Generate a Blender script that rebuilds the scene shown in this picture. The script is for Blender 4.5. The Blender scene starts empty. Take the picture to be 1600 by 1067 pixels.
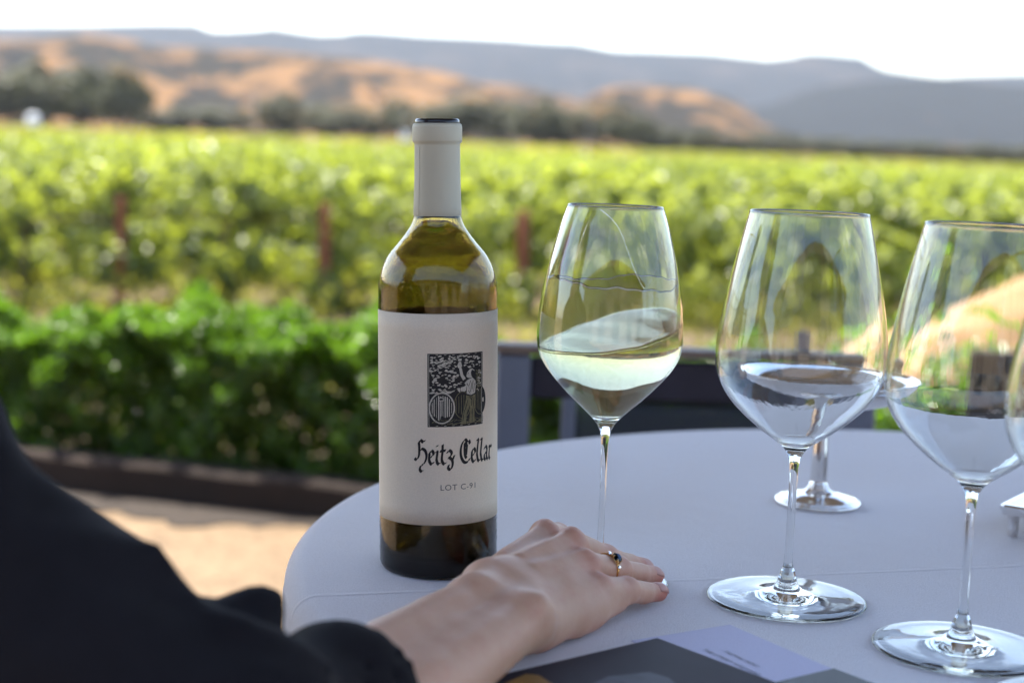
import bpy, math, random
import numpy as np
from mathutils import Vector, Matrix
random.seed(7)
rng = np.random.default_rng(7)
R_ = math.radians
SC = bpy.context.scene

# ------------------------------------------------------------------ camera, world, sun, exposure
EYE = 1.04          # camera height over the patio
TZ = 0.75           # table height
FPX, CX, CY = 2465.0, 800.0, 533.5
PITCH, ROLL = R_(7.1), R_(2.2)
cd = bpy.data.cameras.new('camera'); cam = bpy.data.objects.new('camera', cd)
SC.collection.objects.link(cam); SC.camera = cam
cam.matrix_world = Matrix.Translation((0, 0, EYE)) @ Matrix.Rotation(R_(90) - PITCH, 4, 'X') @ Matrix.Rotation(ROLL, 4, 'Z')
cd.sensor_width = 36.0; cd.lens = FPX / 1600 * 36
cd.clip_start = 0.02; cd.clip_end = 30000
cd.dof.use_dof = True; cd.dof.focus_distance = 1.05; cd.dof.aperture_fstop = 4.9

SUN_EL, SUN_AZ = R_(61), R_(-42)      # azimuth from +Y towards +X
w = bpy.data.worlds.new('World'); SC.world = w; w.use_nodes = True
nt = w.node_tree; bg = nt.nodes['Background']
sky = nt.nodes.new('ShaderNodeTexSky'); sky.sky_type = 'NISHITA'; sky.sun_disc = False
sky.sun_elevation = SUN_EL; sky.sun_rotation = SUN_AZ; sky.air_density = 1.0; sky.dust_density = 1.6; sky.ozone_density = 1.0
nt.links.new(sky.outputs[0], bg.inputs[0]); bg.inputs[1].default_value = 0.15
sl = bpy.data.lights.new('sun', 'SUN'); so = bpy.data.objects.new('sun', sl); SC.collection.objects.link(so)
sl.energy = 4.8; sl.angle = R_(0.5); sl.color = (1.0, .93, .82)
SDIR = Vector((math.sin(SUN_AZ) * math.cos(SUN_EL), math.cos(SUN_AZ) * math.cos(SUN_EL), math.sin(SUN_EL)))
so.rotation_mode = 'QUATERNION'; so.rotation_quaternion = SDIR.to_track_quat('Z', 'Y')
SC.view_settings.view_transform = 'Standard'; SC.view_settings.look = 'None'
SC.view_settings.exposure = 1.8; SC.view_settings.gamma = 1.0
SC.cycles.use_denoising = True
SC.cycles.max_bounces = 20; SC.cycles.transmission_bounces = 20; SC.cycles.glossy_bounces = 8
SC.cycles.diffuse_bounces = 4; SC.cycles.volume_bounces = 1; SC.cycles.transparent_max_bounces = 16
SC.cycles.sample_clamp_indirect = 8.0

# ------------------------------------------------------------------ helpers
_f = np.array([0, math.cos(PITCH), -math.sin(PITCH)]); _r0 = np.array([1., 0, 0]); _u0 = np.cross(_r0, _f)
_r = _r0 * math.cos(ROLL) + _u0 * math.sin(ROLL); _u = -_r0 * math.sin(ROLL) + _u0 * math.cos(ROLL)
def ray(px, py): return _f + _r * (px - CX) / FPX - _u * (py - CY) / FPX
def onz(px, py, z):                       # the point at height z seen at that spot of the photograph
    d = ray(px, py); return np.array([0, 0, EYE]) + d * (z - EYE) / d[2]
def ondist(px, py, D):                    # the point at ground distance D
    d = ray(px, py); return np.array([0, 0, EYE]) + d * D / d[1]

def tag(o, label=None, cat=None, group=None, kind=None):
    if label: o['label'] = label
    if cat: o['category'] = cat
    if group: o['group'] = group
    if kind: o['kind'] = kind
    return o
def empty(name, loc=(0, 0, 0), rz=0.0):
    o = bpy.data.objects.new(name, None); SC.collection.objects.link(o)
    o.location = loc; o.rotation_euler = (0, 0, rz); o.empty_display_size = .05
    return o
def link(name, me, m, parent=None, smooth=True):
    if m is not None and len(me.materials) == 0:
        for k in (m if isinstance(m, (list, tuple)) else [m]): me.materials.append(k)
    if smooth: me.polygons.foreach_set('use_smooth', [True] * len(me.polygons))
    o = bpy.data.objects.new(name, me); SC.collection.objects.link(o)
    if parent is not None: o.parent = parent
    return o
def np_mesh(name, V, Fc, tint=None):
    """V (n,3); Fc list of (m,k) index arrays"""
    me = bpy.data.meshes.new(name)
    V = np.asarray(V, np.float32)
    if not isinstance(Fc, (list, tuple)): Fc = [Fc]
    Fc = [np.asarray(a, np.int32) for a in Fc if len(a)]
    loops = np.concatenate([a.ravel() for a in Fc]); tot = np.concatenate([np.full(len(a), a.shape[1], np.int32) for a in Fc])
    me.vertices.add(len(V)); me.vertices.foreach_set('co', V.ravel())
    me.loops.add(len(loops)); me.loops.foreach_set('vertex_index', loops)
    me.polygons.add(len(tot)); me.polygons.foreach_set('loop_start', np.concatenate([[0], np.cumsum(tot)[:-1]]).astype(np.int32))
    me.polygons.foreach_set('loop_total', tot)
    me.update(calc_edges=True); me.validate()
    if tint is not None:
        ca = me.color_attributes.new('tint', 'FLOAT_COLOR', 'POINT')
        t = np.asarray(tint, np.float32)
        if t.ndim == 1: t = np.stack([t, t, t, np.ones_like(t)], 1)
        ca.data.foreach_set('color', t.ravel())
    return me
class MB:
    def __init__(s): s.V = []; s.F = []
    def add(s, V, F):
        b = len(s.V); s.V += [tuple(v) for v in V]; s.F += [tuple(i + b for i in f) for f in F]
    def box(s, c, d, rz=0, M=None, bev=0.0):
        hx, hy, hz = d[0] / 2, d[1] / 2, d[2] / 2; b = min(bev, hx * .49, hy * .49, hz * .49)
        cs, sn = math.cos(rz), math.sin(rz)
        def T(x, y, z):
            p = Vector((c[0] + x * cs - y * sn, c[1] + x * sn + y * cs, c[2] + z)); return M @ p if M else p
        if b <= 0:
            V = [T(sx * hx, sy * hy, sz * hz) for sz in (-1, 1) for sx, sy in ((-1, -1), (1, -1), (1, 1), (-1, 1))]
            s.add(V, [(3, 2, 1, 0), (4, 5, 6, 7), (0, 1, 5, 4), (1, 2, 6, 5), (2, 3, 7, 6), (3, 0, 4, 7)]); return
        rings = []
        for z, o in ((-hz, b), (-hz + b, 0), (hz - b, 0), (hz, b)):
            X, Y = hx - o, hy - o; q = b if o == 0 else b * .6
            rings.append([(-X + q, -Y, z), (X - q, -Y, z), (X, -Y + q, z), (X, Y - q, z), (X - q, Y, z), (-X + q, Y, z), (-X, Y - q, z), (-X, -Y + q, z)])
        V = [T(*p) for rg in rings for p in rg]; Fs = [tuple(range(7, -1, -1)), tuple(range(24, 32))]
        for k in range(3):
            for i in range(8): Fs.append((k * 8 + i, k * 8 + (i + 1) % 8, k * 8 + 8 + (i + 1) % 8, k * 8 + 8 + i))
        s.add(V, Fs)
    def tube(s, pts, rad, n=10, cap=True):
        pts = [Vector(p) for p in pts]; m = len(pts)
        rad = rad if isinstance(rad, (list, tuple)) else [rad] * m
        V = []; up = Vector((0, 0, 1)); prev = None
        for i, p in enumerate(pts):
            t = (pts[min(i + 1, m - 1)] - pts[max(i - 1, 0)]).normalized()
            a = prev if prev is not None else (Vector((1, 0, 0)) if abs(t.z) > .9 else up)
            a = (a - t * a.dot(t)).normalized(); b = t.cross(a); prev = a
            for k in range(n):
                g = 2 * math.pi * k / n; V.append(p + (a * math.cos(g) + b * math.sin(g)) * rad[i])
        Fs = [(i * n + k, i * n + (k + 1) % n, (i + 1) * n + (k + 1) % n, (i + 1) * n + k) for i in range(m - 1) for k in range(n)]
        if cap: Fs += [tuple(range(n - 1, -1, -1)), tuple(range((m - 1) * n, m * n))]
        s.add(V, Fs)
    def build(s, name, m, parent=None, smooth=False):
        me = bpy.data.meshes.new(name); me.from_pydata([tuple(v) for v in s.V], [], s.F); me.update()
        return link(name, me, m, parent, smooth)
def spline(pts, n=6):
    """chord-length Catmull-Rom through 2-D points; a repeated point makes a corner"""
    P = [np.array(p, float) for p in pts]; out = []
    for i in range(len(P) - 1):
        a, b = P[i], P[i + 1]
        if np.allclose(a, b): continue
        p0 = P[i - 1] if i > 0 and not np.allclose(P[i - 1], a) else a - (b - a)
        p3 = P[i + 2] if i + 2 < len(P) and not np.allclose(P[i + 2], b) else b + (b - a)
        d0, d1, d2 = np.linalg.norm(a - p0), np.linalg.norm(b - a), np.linalg.norm(p3 - b)
        m1 = ((a - p0) / d0 * d1 + (b - a) / d1 * d0) / (d0 + d1) * d1; m2 = ((b - a) / d1 * d2 + (p3 - b) / d2 * d1) / (d1 + d2) * d1
        for k in range(n):
            t = k / n; t2, t3 = t * t, t * t * t
            out.append((2 * t3 - 3 * t2 + 1) * a + (t3 - 2 * t2 + t) * m1 + (3 * t2 - 2 * t3) * b + (t3 - t2) * m2)
    out.append(P[-1]); return np.array(out)
def lathe(prof, n=96, z0=0.0):
    """prof (r,z) list -> verts, quads (open at both ends unless r==0)"""
    P = np.asarray(prof, float); a = np.linspace(0, 2 * np.pi, n, endpoint=False); m = len(P)
    V = np.stack([P[:, 0, None] * np.cos(a), P[:, 0, None] * np.sin(a), np.repeat(P[:, 1, None], n, 1) + z0], 2).reshape(-1, 3)
    i, k = np.meshgrid(np.arange(m - 1), np.arange(n), indexing='ij'); k2 = (k + 1) % n
    F = np.stack([i * n + k, i * n + k2, (i + 1) * n + k2, (i + 1) * n + k], 2).reshape(-1, 4)
    return V, F
def lathe_obj(name, prof, m, parent=None, n=96, smooth=True):
    V, F = lathe(prof, n); me = np_mesh(name, V, F)
    # weld the poles
    import bmesh
    bm = bmesh.new(); bm.from_mesh(me); bmesh.ops.remove_doubles(bm, verts=bm.verts, dist=1e-7); bm.to_mesh(me); bm.free()
    return link(name, me, m, parent, smooth)

# ------------------------------------------------------------------ materials
def mat(name): 
    m = bpy.data.materials.new(name); m.use_nodes = True
    return m, m.node_tree, m.node_tree.nodes['Principled BSDF']
def node(t, kind, **kw):
    n = t.nodes.new(kind)
    for k, v in kw.items():
        if k in n.inputs: n.inputs[k].default_value = v
        else: setattr(n, k, v)
    return n
def ramp(t, fac, stops):
    n = t.nodes.new('ShaderNodeValToRGB'); e = n.color_ramp.elements
    while len(e) < len(stops): e.new(.5)
    for k, (p, c) in enumerate(stops): e[k].position = p; e[k].color = (*c, 1) if len(c) == 3 else c
    t.links.new(fac, n.inputs[0]); return n.outputs[0]
def coords(t, scale=(1, 1, 1), kind='Object', rot=(0, 0, 0)):
    c = t.nodes.new('ShaderNodeTexCoord'); mp = t.nodes.new('ShaderNodeMapping'); mp.inputs['Scale'].default_value = scale
    mp.inputs['Rotation'].default_value = rot
    t.links.new(c.outputs[kind], mp.inputs[0]); return mp.outputs[0]
def noise(t, vec, scale, detail=4, rough=.55):
    n = t.nodes.new('ShaderNodeTexNoise'); n.inputs['Scale'].default_value = scale; n.inputs['Detail'].default_value = detail
    n.inputs['Roughness'].default_value = rough; t.links.new(vec, n.inputs['Vector']); return n.outputs['Fac']
def bump(t, b, h, strength, dist):
    n = t.nodes.new('ShaderNodeBump'); n.inputs['Strength'].default_value = strength; n.inputs['Distance'].default_value = dist
    t.links.new(h, n.inputs['Height']); t.links.new(n.outputs[0], b.inputs['Normal']); return n
def simple(name, col, rough=.6, metal=0.0, var=.15, scale=8, bmp=0.0, bscale=60, bdist=.002, coat=0.0):
    m, t, b = mat(name); v = coords(t)
    f = noise(t, v, scale)
    t.links.new(ramp(t, f, [(.25, tuple(c * (1 - var) for c in col)), (.75, tuple(min(1, c * (1 + var)) for c in col))]), b.inputs['Base Color'])
    b.inputs['Roughness'].default_value = rough; b.inputs['Metallic'].default_value = metal; b.inputs['Coat Weight'].default_value = coat
    if bmp: bump(t, b, noise(t, v, bscale, 6, .65), bmp, bdist)
    return m
def leaf_mat(name, c0, c1, tr, rough=.45, trw=.45):
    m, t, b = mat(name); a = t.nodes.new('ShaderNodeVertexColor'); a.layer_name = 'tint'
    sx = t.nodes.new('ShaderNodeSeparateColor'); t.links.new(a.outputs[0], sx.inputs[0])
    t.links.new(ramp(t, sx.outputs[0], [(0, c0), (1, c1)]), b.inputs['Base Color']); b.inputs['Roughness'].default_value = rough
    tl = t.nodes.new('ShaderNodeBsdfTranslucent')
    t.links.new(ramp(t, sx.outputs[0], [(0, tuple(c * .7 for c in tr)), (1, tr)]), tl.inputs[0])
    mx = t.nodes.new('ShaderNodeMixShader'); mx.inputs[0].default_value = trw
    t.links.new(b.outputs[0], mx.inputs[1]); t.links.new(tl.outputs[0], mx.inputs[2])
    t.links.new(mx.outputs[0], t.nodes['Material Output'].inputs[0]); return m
M = {}
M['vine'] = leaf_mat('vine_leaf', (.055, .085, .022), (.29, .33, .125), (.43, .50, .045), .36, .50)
M['farvine'] = leaf_mat('far_vine_leaf', (.11, .125, .022), (.29, .285, .07), (.46, .46, .045), .5, .45)
M['box'] = leaf_mat('hedge_leaf', (.018, .046, .005), (.11, .185, .040), (.21, .42, .015), .24, .45)
M['tree'] = leaf_mat('tree_leaf', (.034, .038, .014), (.090, .090, .036), (.08, .09, .02), .6, .25)
M['bark'] = simple('bark', (.10, .07, .05), .9, bmp=.6, bscale=30, bdist=.01)
M['rust'] = simple('rusty_steel', (.24, .075, .04), .85, .2, .35, 14, .3)
M['timber'] = simple('dark_timber', (.020, .011, .007), .95, 0, .3, 5, .3, 40)
M['dirt'] = None
def dirt():
    m, t, b = mat('vineyard_soil'); v = coords(t)
    f = noise(t, v, .35, 8, .6)
    t.links.new(ramp(t, f, [(.35, (.06, .045, .026)), (.55, (.145, .088, .05)), (.72, (.08, .085, .03))]), b.inputs['Base Color'])
    b.inputs['Roughness'].default_value = .95; bump(t, b, noise(t, v, 14, 8, .7), .6, .04); return m
M['dirt'] = dirt()
def gravel():
    m, t, b = mat('crushed_granite'); v = coords(t)
    vo = t.nodes.new('ShaderNodeTexVoronoi'); vo.inputs['Scale'].default_value = 95; t.links.new(v, vo.inputs['Vector'])
    sx = t.nodes.new('ShaderNodeSeparateColor'); t.links.new(vo.outputs['Color'], sx.inputs[0])
    n1 = noise(t, v, 6.5, 8, .75)
    mx = t.nodes.new('ShaderNodeMath'); mx.operation = 'MULTIPLY_ADD'; mx.inputs[1].default_value = .4
    t.links.new(sx.outputs[0], mx.inputs[0]); t.links.new(n1, mx.inputs[2])
    t.links.new(ramp(t, mx.outputs[0], [(.35, (.065, .041, .022)), (.58, (.145, .096, .053)), (.95, (.215, .15, .088))]), b.inputs['Base Color'])
    b.inputs['Roughness'].default_value = .95; bump(t, b, vo.outputs['Distance'], .5, .006); return m
M['gravel'] = gravel()
def hillmat(name, gold, scrub, thr, scale):
    m, t, b = mat(name); v = coords(t, (1, .55, 1), rot=(0, 0, .6))
    f = noise(t, v, scale, 9, .62); f2 = noise(t, v, scale * .18, 3, .5)
    ad = t.nodes.new('ShaderNodeMath'); ad.operation = 'MULTIPLY_ADD'; ad.inputs[1].default_value = .3; t.links.new(f2, ad.inputs[0]); t.links.new(f, ad.inputs[2])
    t.links.new(ramp(t, ad.outputs[0], [(thr - .05, gold), (thr + .04, scrub)]), b.inputs['Base Color'])
    b.inputs['Roughness'].default_value = 1.0; b.inputs['Specular IOR Level'].default_value = 0; return m
M['hill_gold'] = hillmat('dry_grass_hill', (.16, .088, .037), (.020, .017, .012), .665, .017)
M['hill_far'] = hillmat('wooded_ridge', (.034, .032, .033), (.019, .022, .026), .60, .006)
M['hill_mid'] = hillmat('scrub_ridge', (.085, .055, .038), (.018, .021, .024), .47, .008)
def cloth():
    m, t, b = mat('lavender_tablecloth'); v = coords(t)
    b.inputs['Base Color'].default_value = (.70, .70, .79, 1); b.inputs['Roughness'].default_value = .85
    b.inputs['Sheen Weight'].default_value = .25; b.inputs['Sheen Roughness'].default_value = .5
    wa = t.nodes.new('ShaderNodeTexWave'); wa.inputs['Scale'].default_value = 420; wa.bands_direction = 'DIAGONAL'
    t.links.new(v, wa.inputs['Vector'])
    n = noise(t, v, 700, 2, .5)
    n2 = noise(t, v, 9, 3, .5)
    a = t.nodes.new('ShaderNodeMath'); a.operation = 'MULTIPLY_ADD'; a.inputs[1].default_value = .5
    t.links.new(wa.outputs['Fac'], a.inputs[0]); t.links.new(n, a.inputs[2])
    t.links.new(ramp(t, noise(t, v, 520, 3, .7), [(.3, (.745, .71, .735)), (.7, (.825, .79, .815))]), b.inputs['Base Color'])
    bp = bump(t, b, a.outputs[0], .9, .0008)
    # pressed crease: a thin line across the cloth
    sp = t.nodes.new('ShaderNodeSeparateXYZ'); t.links.new(v, sp.inputs[0])
    def crease(k, c, wd):
        l = t.nodes.new('ShaderNodeMath'); l.operation = 'MULTIPLY_ADD'; l.inputs[1].default_value = -k; t.links.new(sp.outputs[0], l.inputs[0]); t.links.new(sp.outputs[1], l.inputs[2])
        s = t.nodes.new('ShaderNodeMath'); s.operation = 'SUBTRACT'; s.inputs[1].default_value = c; t.links.new(l.outputs[0], s.inputs[0])
        ab = t.nodes.new('ShaderNodeMath'); ab.operation = 'ABSOLUTE'; t.links.new(s.outputs[0], ab.inputs[0])
        mr = t.nodes.new('ShaderNodeMapRange'); mr.inputs['From Min'].default_value = 0; mr.inputs['From Max'].default_value = wd
        mr.inputs['To Min'].default_value = 1; mr.inputs['To Max'].default_value = 0; mr.interpolation_type = 'SMOOTHSTEP'
        t.links.new(ab.outputs[0], mr.inputs['Value']); return mr.outputs[0]
    c1 = crease(CR[0], CR[1], .004)
    b2 = t.nodes.new('ShaderNodeBump'); b2.inputs['Strength'].default_value = .8; b2.inputs['Distance'].default_value = .0011
    t.links.new(c1, b2.inputs['Height']); t.links.new(bp.outputs[0], b2.inputs['Normal'])
    b3 = t.nodes.new('ShaderNodeBump'); b3.inputs['Strength'].default_value = .65; b3.inputs['Distance'].default_value = .006
    t.links.new(n2, b3.inputs['Height']); t.links.new(b2.outputs[0], b3.inputs['Normal']); t.links.new(b3.outputs[0], b.inputs['Normal'])
    return m
TC = (0.407, 1.128); TR = 0.562
_c0 = onz(1040, 907, TZ); _c1 = onz(1440, 890, TZ)
_k = (_c1[1] - _c0[1]) / (_c1[0] - _c0[0]); CR = (_k, (_c0[1] - TC[1]) - _k * (_c0[0] - TC[0]))
M['cloth'] = cloth()
def glass(name, col=(1, 1, 1), ior=1.5, absorb=None, dens=0.0, rough=0.0, bmp=None):
    m = bpy.data.materials.new(name); m.use_nodes = True; t = m.node_tree; t.nodes.remove(t.nodes['Principled BSDF'])
    g = t.nodes.new('ShaderNodeBsdfGlass'); g.inputs['Color'].default_value = (*col, 1); g.inputs['IOR'].default_value = ior; g.inputs['Roughness'].default_value = rough
    t.links.new(g.outputs[0], t.nodes['Material Output'].inputs[0])
    if absorb:
        a = t.nodes.new('ShaderNodeVolumeAbsorption'); a.inputs['Color'].default_value = (*absorb, 1); a.inputs['Density'].default_value = dens
        t.links.new(a.outputs[0], t.nodes['Material Output'].inputs['Volume'])
    if bmp:
        v = coords(t, bmp[0]); bump(t, g, noise(t, v, bmp[1], bmp[4] if len(bmp) > 4 else 3, .5), bmp[2], bmp[3])
    return m
M['glass'] = glass('clear_crystal', (.985, .99, .985), 1.5, bmp=((1, 1, .12), 55, .10, .0012))
M['bottle'] = glass('olive_bottle_glass', (1, 1, 1), 1.5, (.60, .49, .0), 450, .03, bmp=((1, 1, 1), 420, .12, .0006, 2))
M['wine'] = glass('white_wine', (.99, .995, .96), 1.34, (.70, .67, .49), 24, .07)
M['bwine'] = glass('bottled_wine', (1, 1, 1), 1.34, (.50, .42, .04), 80)
M['wfilm'] = glass('swirled_wine_film', (.99, .99, .95), 1.34, (.83, .81, .50), 1300, .09)
M['film'] = glass('wine_film', (1, 1, 1), 1.34)
M['capsule'] = simple('grey_foil_capsule', (.53, .515, .405), .55, 0, .05, 12, .12, 500, .0005)
M['lip'] = simple('dark_wax_lip', (.012, .011, .014), .2)
M['black_ink'] = simple('black_ink', (.012, .011, .011), .7)
M['grey_ink'] = simple('grey_ink', (.08, .075, .075), .7)
M['ink_light'] = simple('engraving_light', (.50, .47, .40), .8, 0, .2, 300)
M['ink_olive'] = simple('engraving_olive', (.17, .155, .085), .8, 0, .35, 500)
def paper(name, col):
    m, t, b = mat(name); v = coords(t)
    n = noise(t, v, 900, 3, .6)
    t.links.new(ramp(t, n, [(.3, tuple(c * .95 for c in col)), (.7, tuple(min(1, c * 1.04) for c in col))]), b.inputs['Base Color'])
    b.inputs['Roughness'].default_value = .8; bump(t, b, n, .5, .0004); return m
M['label'] = paper('laid_label_paper', (.79, .69, .545))
M['sheet'] = paper('lavender_paper', (.59, .58, .74))
M['card'] = simple('dark_plum_card', (.020, .015, .026), .7, 0, .2, 30, .1, 800, .0003)
M['card2'] = simple('dark_teal_card', (.010, .014, .018), .45, 0, .2, 30)
M['print'] = simple('grey_print', (.055, .055, .075), .6, 0, .4, 60)
M['ochre'] = simple('ochre_wood', (.28, .15, .04), .5, 0, .3, 30)
M['silver'] = simple('polished_silver', (.80, .78, .76), .10, 1.0, .05, 20)
M['frame'] = simple('slate_aluminium', (.13, .145, .19), .5, .1, .1, 20)
M['toprail'] = simple('brown_armrest', (.16, .115, .09), .5, 0, .25, 20)
def sling():
    m, t, b = mat('woven_sling'); v = coords(t)
    b.inputs['Base Color'].default_value = (.028, .032, .045, 1); b.inputs['Roughness'].default_value = .7
    hole = None
    for ax in (0, 2):
        sp = t.nodes.new('ShaderNodeSeparateXYZ'); t.links.new(v, sp.inputs[0])
        a = t.nodes.new('ShaderNodeMath'); a.operation = 'MULTIPLY'; a.inputs[1].default_value = 1 / .0042; t.links.new(sp.outputs[ax], a.inputs[0])
        fr = t.nodes.new('ShaderNodeMath'); fr.operation = 'FRACT'; t.links.new(a.outputs[0], fr.inputs[0])
        g = t.nodes.new('ShaderNodeMath'); g.operation = 'GREATER_THAN'; g.inputs[1].default_value = .60; t.links.new(fr.outputs[0], g.inputs[0])
        if hole is None: hole = g.outputs[0]
        else:
            mm = t.nodes.new('ShaderNodeMath'); mm.operation = 'MULTIPLY'; t.links.new(hole, mm.inputs[0]); t.links.new(g.outputs[0], mm.inputs[1]); hole = mm.outputs[0]
    tr = t.nodes.new('ShaderNodeBsdfTransparent'); mx = t.nodes.new('ShaderNodeMixShader')
    t.links.new(hole, mx.inputs[0]); t.links.new(b.outputs[0], mx.inputs[1]); t.links.new(tr.outputs[0], mx.inputs[2])
    t.links.new(mx.outputs[0], t.nodes['Material Output'].inputs[0]); return m
M['sling'] = sling()
def skin():
    m, t, b = mat('fair_skin'); v = coords(t)
    n = noise(t, v, 95, 6, .7); n2 = noise(t, v, 1400, 3, .6); n3 = noise(t, v, 14, 2, .5)
    a = t.nodes.new('ShaderNodeVertexColor'); a.layer_name = 'tint'
    sx = t.nodes.new('ShaderNodeSeparateColor'); t.links.new(a.outputs[0], sx.inputs[0])
    ad = t.nodes.new('ShaderNodeMath'); ad.operation = 'MULTIPLY_ADD'; ad.inputs[1].default_value = .55; t.links.new(n, ad.inputs[0]); t.links.new(sx.outputs[0], ad.inputs[2])
    t.links.new(ramp(t, ad.outputs[0], [(.15, (.64, .40, .275)), (.5, (.58, .295, .20)), (.95, (.50, .17, .115))]), b.inputs['Base Color'])
    b.inputs['Roughness'].default_value = .5; b.inputs['Subsurface Weight'].default_value = .25
    b.inputs['Subsurface Radius'].default_value = (1, .35, .2); b.inputs['Subsurface Scale'].default_value = .004
    vo = t.nodes.new('ShaderNodeTexVoronoi'); vo.inputs['Scale'].default_value = 900; t.links.new(v, vo.inputs['Vector'])
    b1 = bump(t, b, vo.outputs['Distance'], .16, .0004)
    return m
M['skin'] = skin()
M['nail'] = simple('fingernail', (.52, .25, .20), .5, 0, .05, 40, coat=0)
M['gold'] = simple('gold', (.72, .42, .16), .22, 1.0, .1, 60)
M['sapphire'] = glass('dark_sapphire', (.035, .05, .08), 1.77)
M['diamond'] = glass('clear_diamond', (1, 1, 1), 2.2)
def fabric(name, col, rough=.9):
    m, t, b = mat(name); v = coords(t)
    n = noise(t, v, 1200, 2, .5); n2 = noise(t, v, 18, 4, .6)
    t.links.new(ramp(t, n2, [(.3, tuple(c * .8 for c in col)), (.7, tuple(c * 1.2 for c in col))]), b.inputs['Base Color'])
    b.inputs['Roughness'].default_value = rough; b.inputs['Sheen Weight'].default_value = .03
    b.inputs['Specular IOR Level'].default_value = .12
    bump(t, b, n, .4, .0005); return m
M['jacket'] = fabric('charcoal_jacket', (.012, .011, .0135))
M['trousers'] = fabric('black_trousers', (.012, .012, .014))
M['hair'] = simple('brown_hair', (.035, .02, .012), .45, 0, .3, 60, .5, 200)
M['canvas'] = leaf_mat('umbrella_canvas', (.16, .155, .15), (.16, .155, .15), (.12, .115, .11), .9, .10)
M['stucco'] = simple('pale_stucco', (.30, .26, .21), .95, 0, .08, 2, .3, 60)
M['wood'] = simple('brown_wood', (.16, .09, .05), .6, 0, .3, 6, .2)
M['winglass'] = simple('window_glass', (.02, .025, .03), .05)
M['white'] = simple('white_paint', (.78, .78, .76), .5)
M['pole'] = simple('weathered_pole', (.22, .20, .19), .9)
M['stone'] = simple('tan_sandstone', (.30, .18, .085), .95, 0, .25, 5, .6, 12, .02)
M['board'] = simple('black_board', (.012, .012, .014), .6, 0, .6, 18)
M['blob'] = simple('pale_chalk', (.35, .33, .33), .9)
M['head_shade'] = M['hair']

# ------------------------------------------------------------------ terrain, hills, haze
HP = np.array([-1.26, 4.46]); HD = np.array([.67, -.20]); HD = HD / np.linalg.norm(HD); HN = np.array([-HD[1], HD[0]])   # kerb line
GZ = -0.30          # vineyard floor
def ground_z(x, y):
    s = (x - HP[0]) * HN[0] + (y - HP[1]) * HN[1]
    t = np.clip((s - .7) / 1.6, 0, 1); return -.02 + (GZ + .02) * (t * t * (3 - 2 * t))
gx = np.sinh(np.linspace(-7.6, 7.6, 90)) * 4.2; gy = np.concatenate([[-4000, -900, -200, -60, -25], np.linspace(-12, 16, 57), 16 + np.sinh(np.linspace(.12, 7.3, 44)) * 4.0])
X, Y = np.meshgrid(gx, gy, indexing='ij'); V = np.stack([X, Y, ground_z(X, Y)], 2).reshape(-1, 3)
def grid_faces(n, m):
    i, j = np.meshgrid(np.arange(n - 1), np.arange(m - 1), indexing='ij')
    return np.stack([i * m + j, (i + 1) * m + j, (i + 1) * m + j + 1, i * m + j + 1], 2).reshape(-1, 4)
g = link('ground', np_mesh('ground', V, grid_faces(len(gx), len(gy))), M['dirt']); tag(g, kind='structure')
# patio of crushed granite up to the kerb, with the gap on the right where the path goes on
a = HP - HD * 14; b = HP + HD * 14
pv = [a - HN * .02, b - HN * .02, b - HN * 16, a - HN * 16]
pat = link('patio', np_mesh('patio', [(p[0], p[1], 0) for p in pv][::-1], [[(0, 1, 2, 3)]]), M['gravel']); tag(pat, kind='structure')

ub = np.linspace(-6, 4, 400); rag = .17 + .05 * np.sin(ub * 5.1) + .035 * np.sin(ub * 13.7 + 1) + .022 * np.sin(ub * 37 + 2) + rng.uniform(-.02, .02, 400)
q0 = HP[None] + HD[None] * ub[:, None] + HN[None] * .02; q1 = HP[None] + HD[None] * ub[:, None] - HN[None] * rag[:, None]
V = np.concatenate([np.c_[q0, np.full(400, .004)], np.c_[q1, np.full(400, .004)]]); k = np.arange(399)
mu = link('hedge_shade_ground', np_mesh('hedge_shade_ground', V, np.stack([k, 400 + k, 401 + k, k + 1], 1)), simple('painted_hedge_shade', (.030, .021, .015), .95, 0, .5, 60, .8, 90, .01)); tag(mu, kind='structure')  # dark ragged sheet on the gravel, painting the hedge's shadow band before the kerb
def fbm(x, seed, oct=5, f0=1.0):
    r = np.random.default_rng(seed); o = np.zeros_like(x); a = 1.0
    for k in range(oct):
        o += a * np.sin(x * f0 * 2 ** k + r.uniform(0, 6.28)) * np.cos(x * f0 * 1.37 * 2 ** k + r.uniform(0, 6.28)); a *= .5
    return o
def ridge(name, line, D, depth, m, amp, seed):
    px = np.linspace(-3200, 4800, 420); xs, ys = zip(*line); py = np.interp(px, xs, ys)
    top = np.array([ondist(p, q, D) for p, q in zip(px, py)])
    rows = [(-1.0, 0.0), (-.85, .06), (-.7, .17), (-.55, .32), (-.4, .5), (-.26, .69), (-.13, .87), (0, 1.0), (.12, .93), (.3, .7), (.6, .3), (1, 0)]
    # denser rows by interpolation
    tt = np.linspace(-1, 1, 60); hh = np.interp(tt, [r[0] for r in rows], [r[1] for r in rows])
    V = np.zeros((len(px), len(tt), 3))
    for j, (t, h) in enumerate(zip(tt, hh)):
        k = 1 + t * depth / D
        wob = amp * fbm(px / 140 + t * 5.3, seed, 5) * (1 - abs(h - .5) * 1.6 if h < .97 else .2)
        V[:, j, 0] = top[:, 0] * k + amp * .8 * fbm(px / 90 + t * 3, seed + 9); V[:, j, 1] = D * k
        V[:, j, 2] = GZ - 1 + (top[:, 2] - GZ + 1) * h + wob * .35
    o = link(name, np_mesh(name, V.reshape(-1, 3), grid_faces(len(px), len(tt))), m)
    return tag(o, kind='structure')
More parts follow.
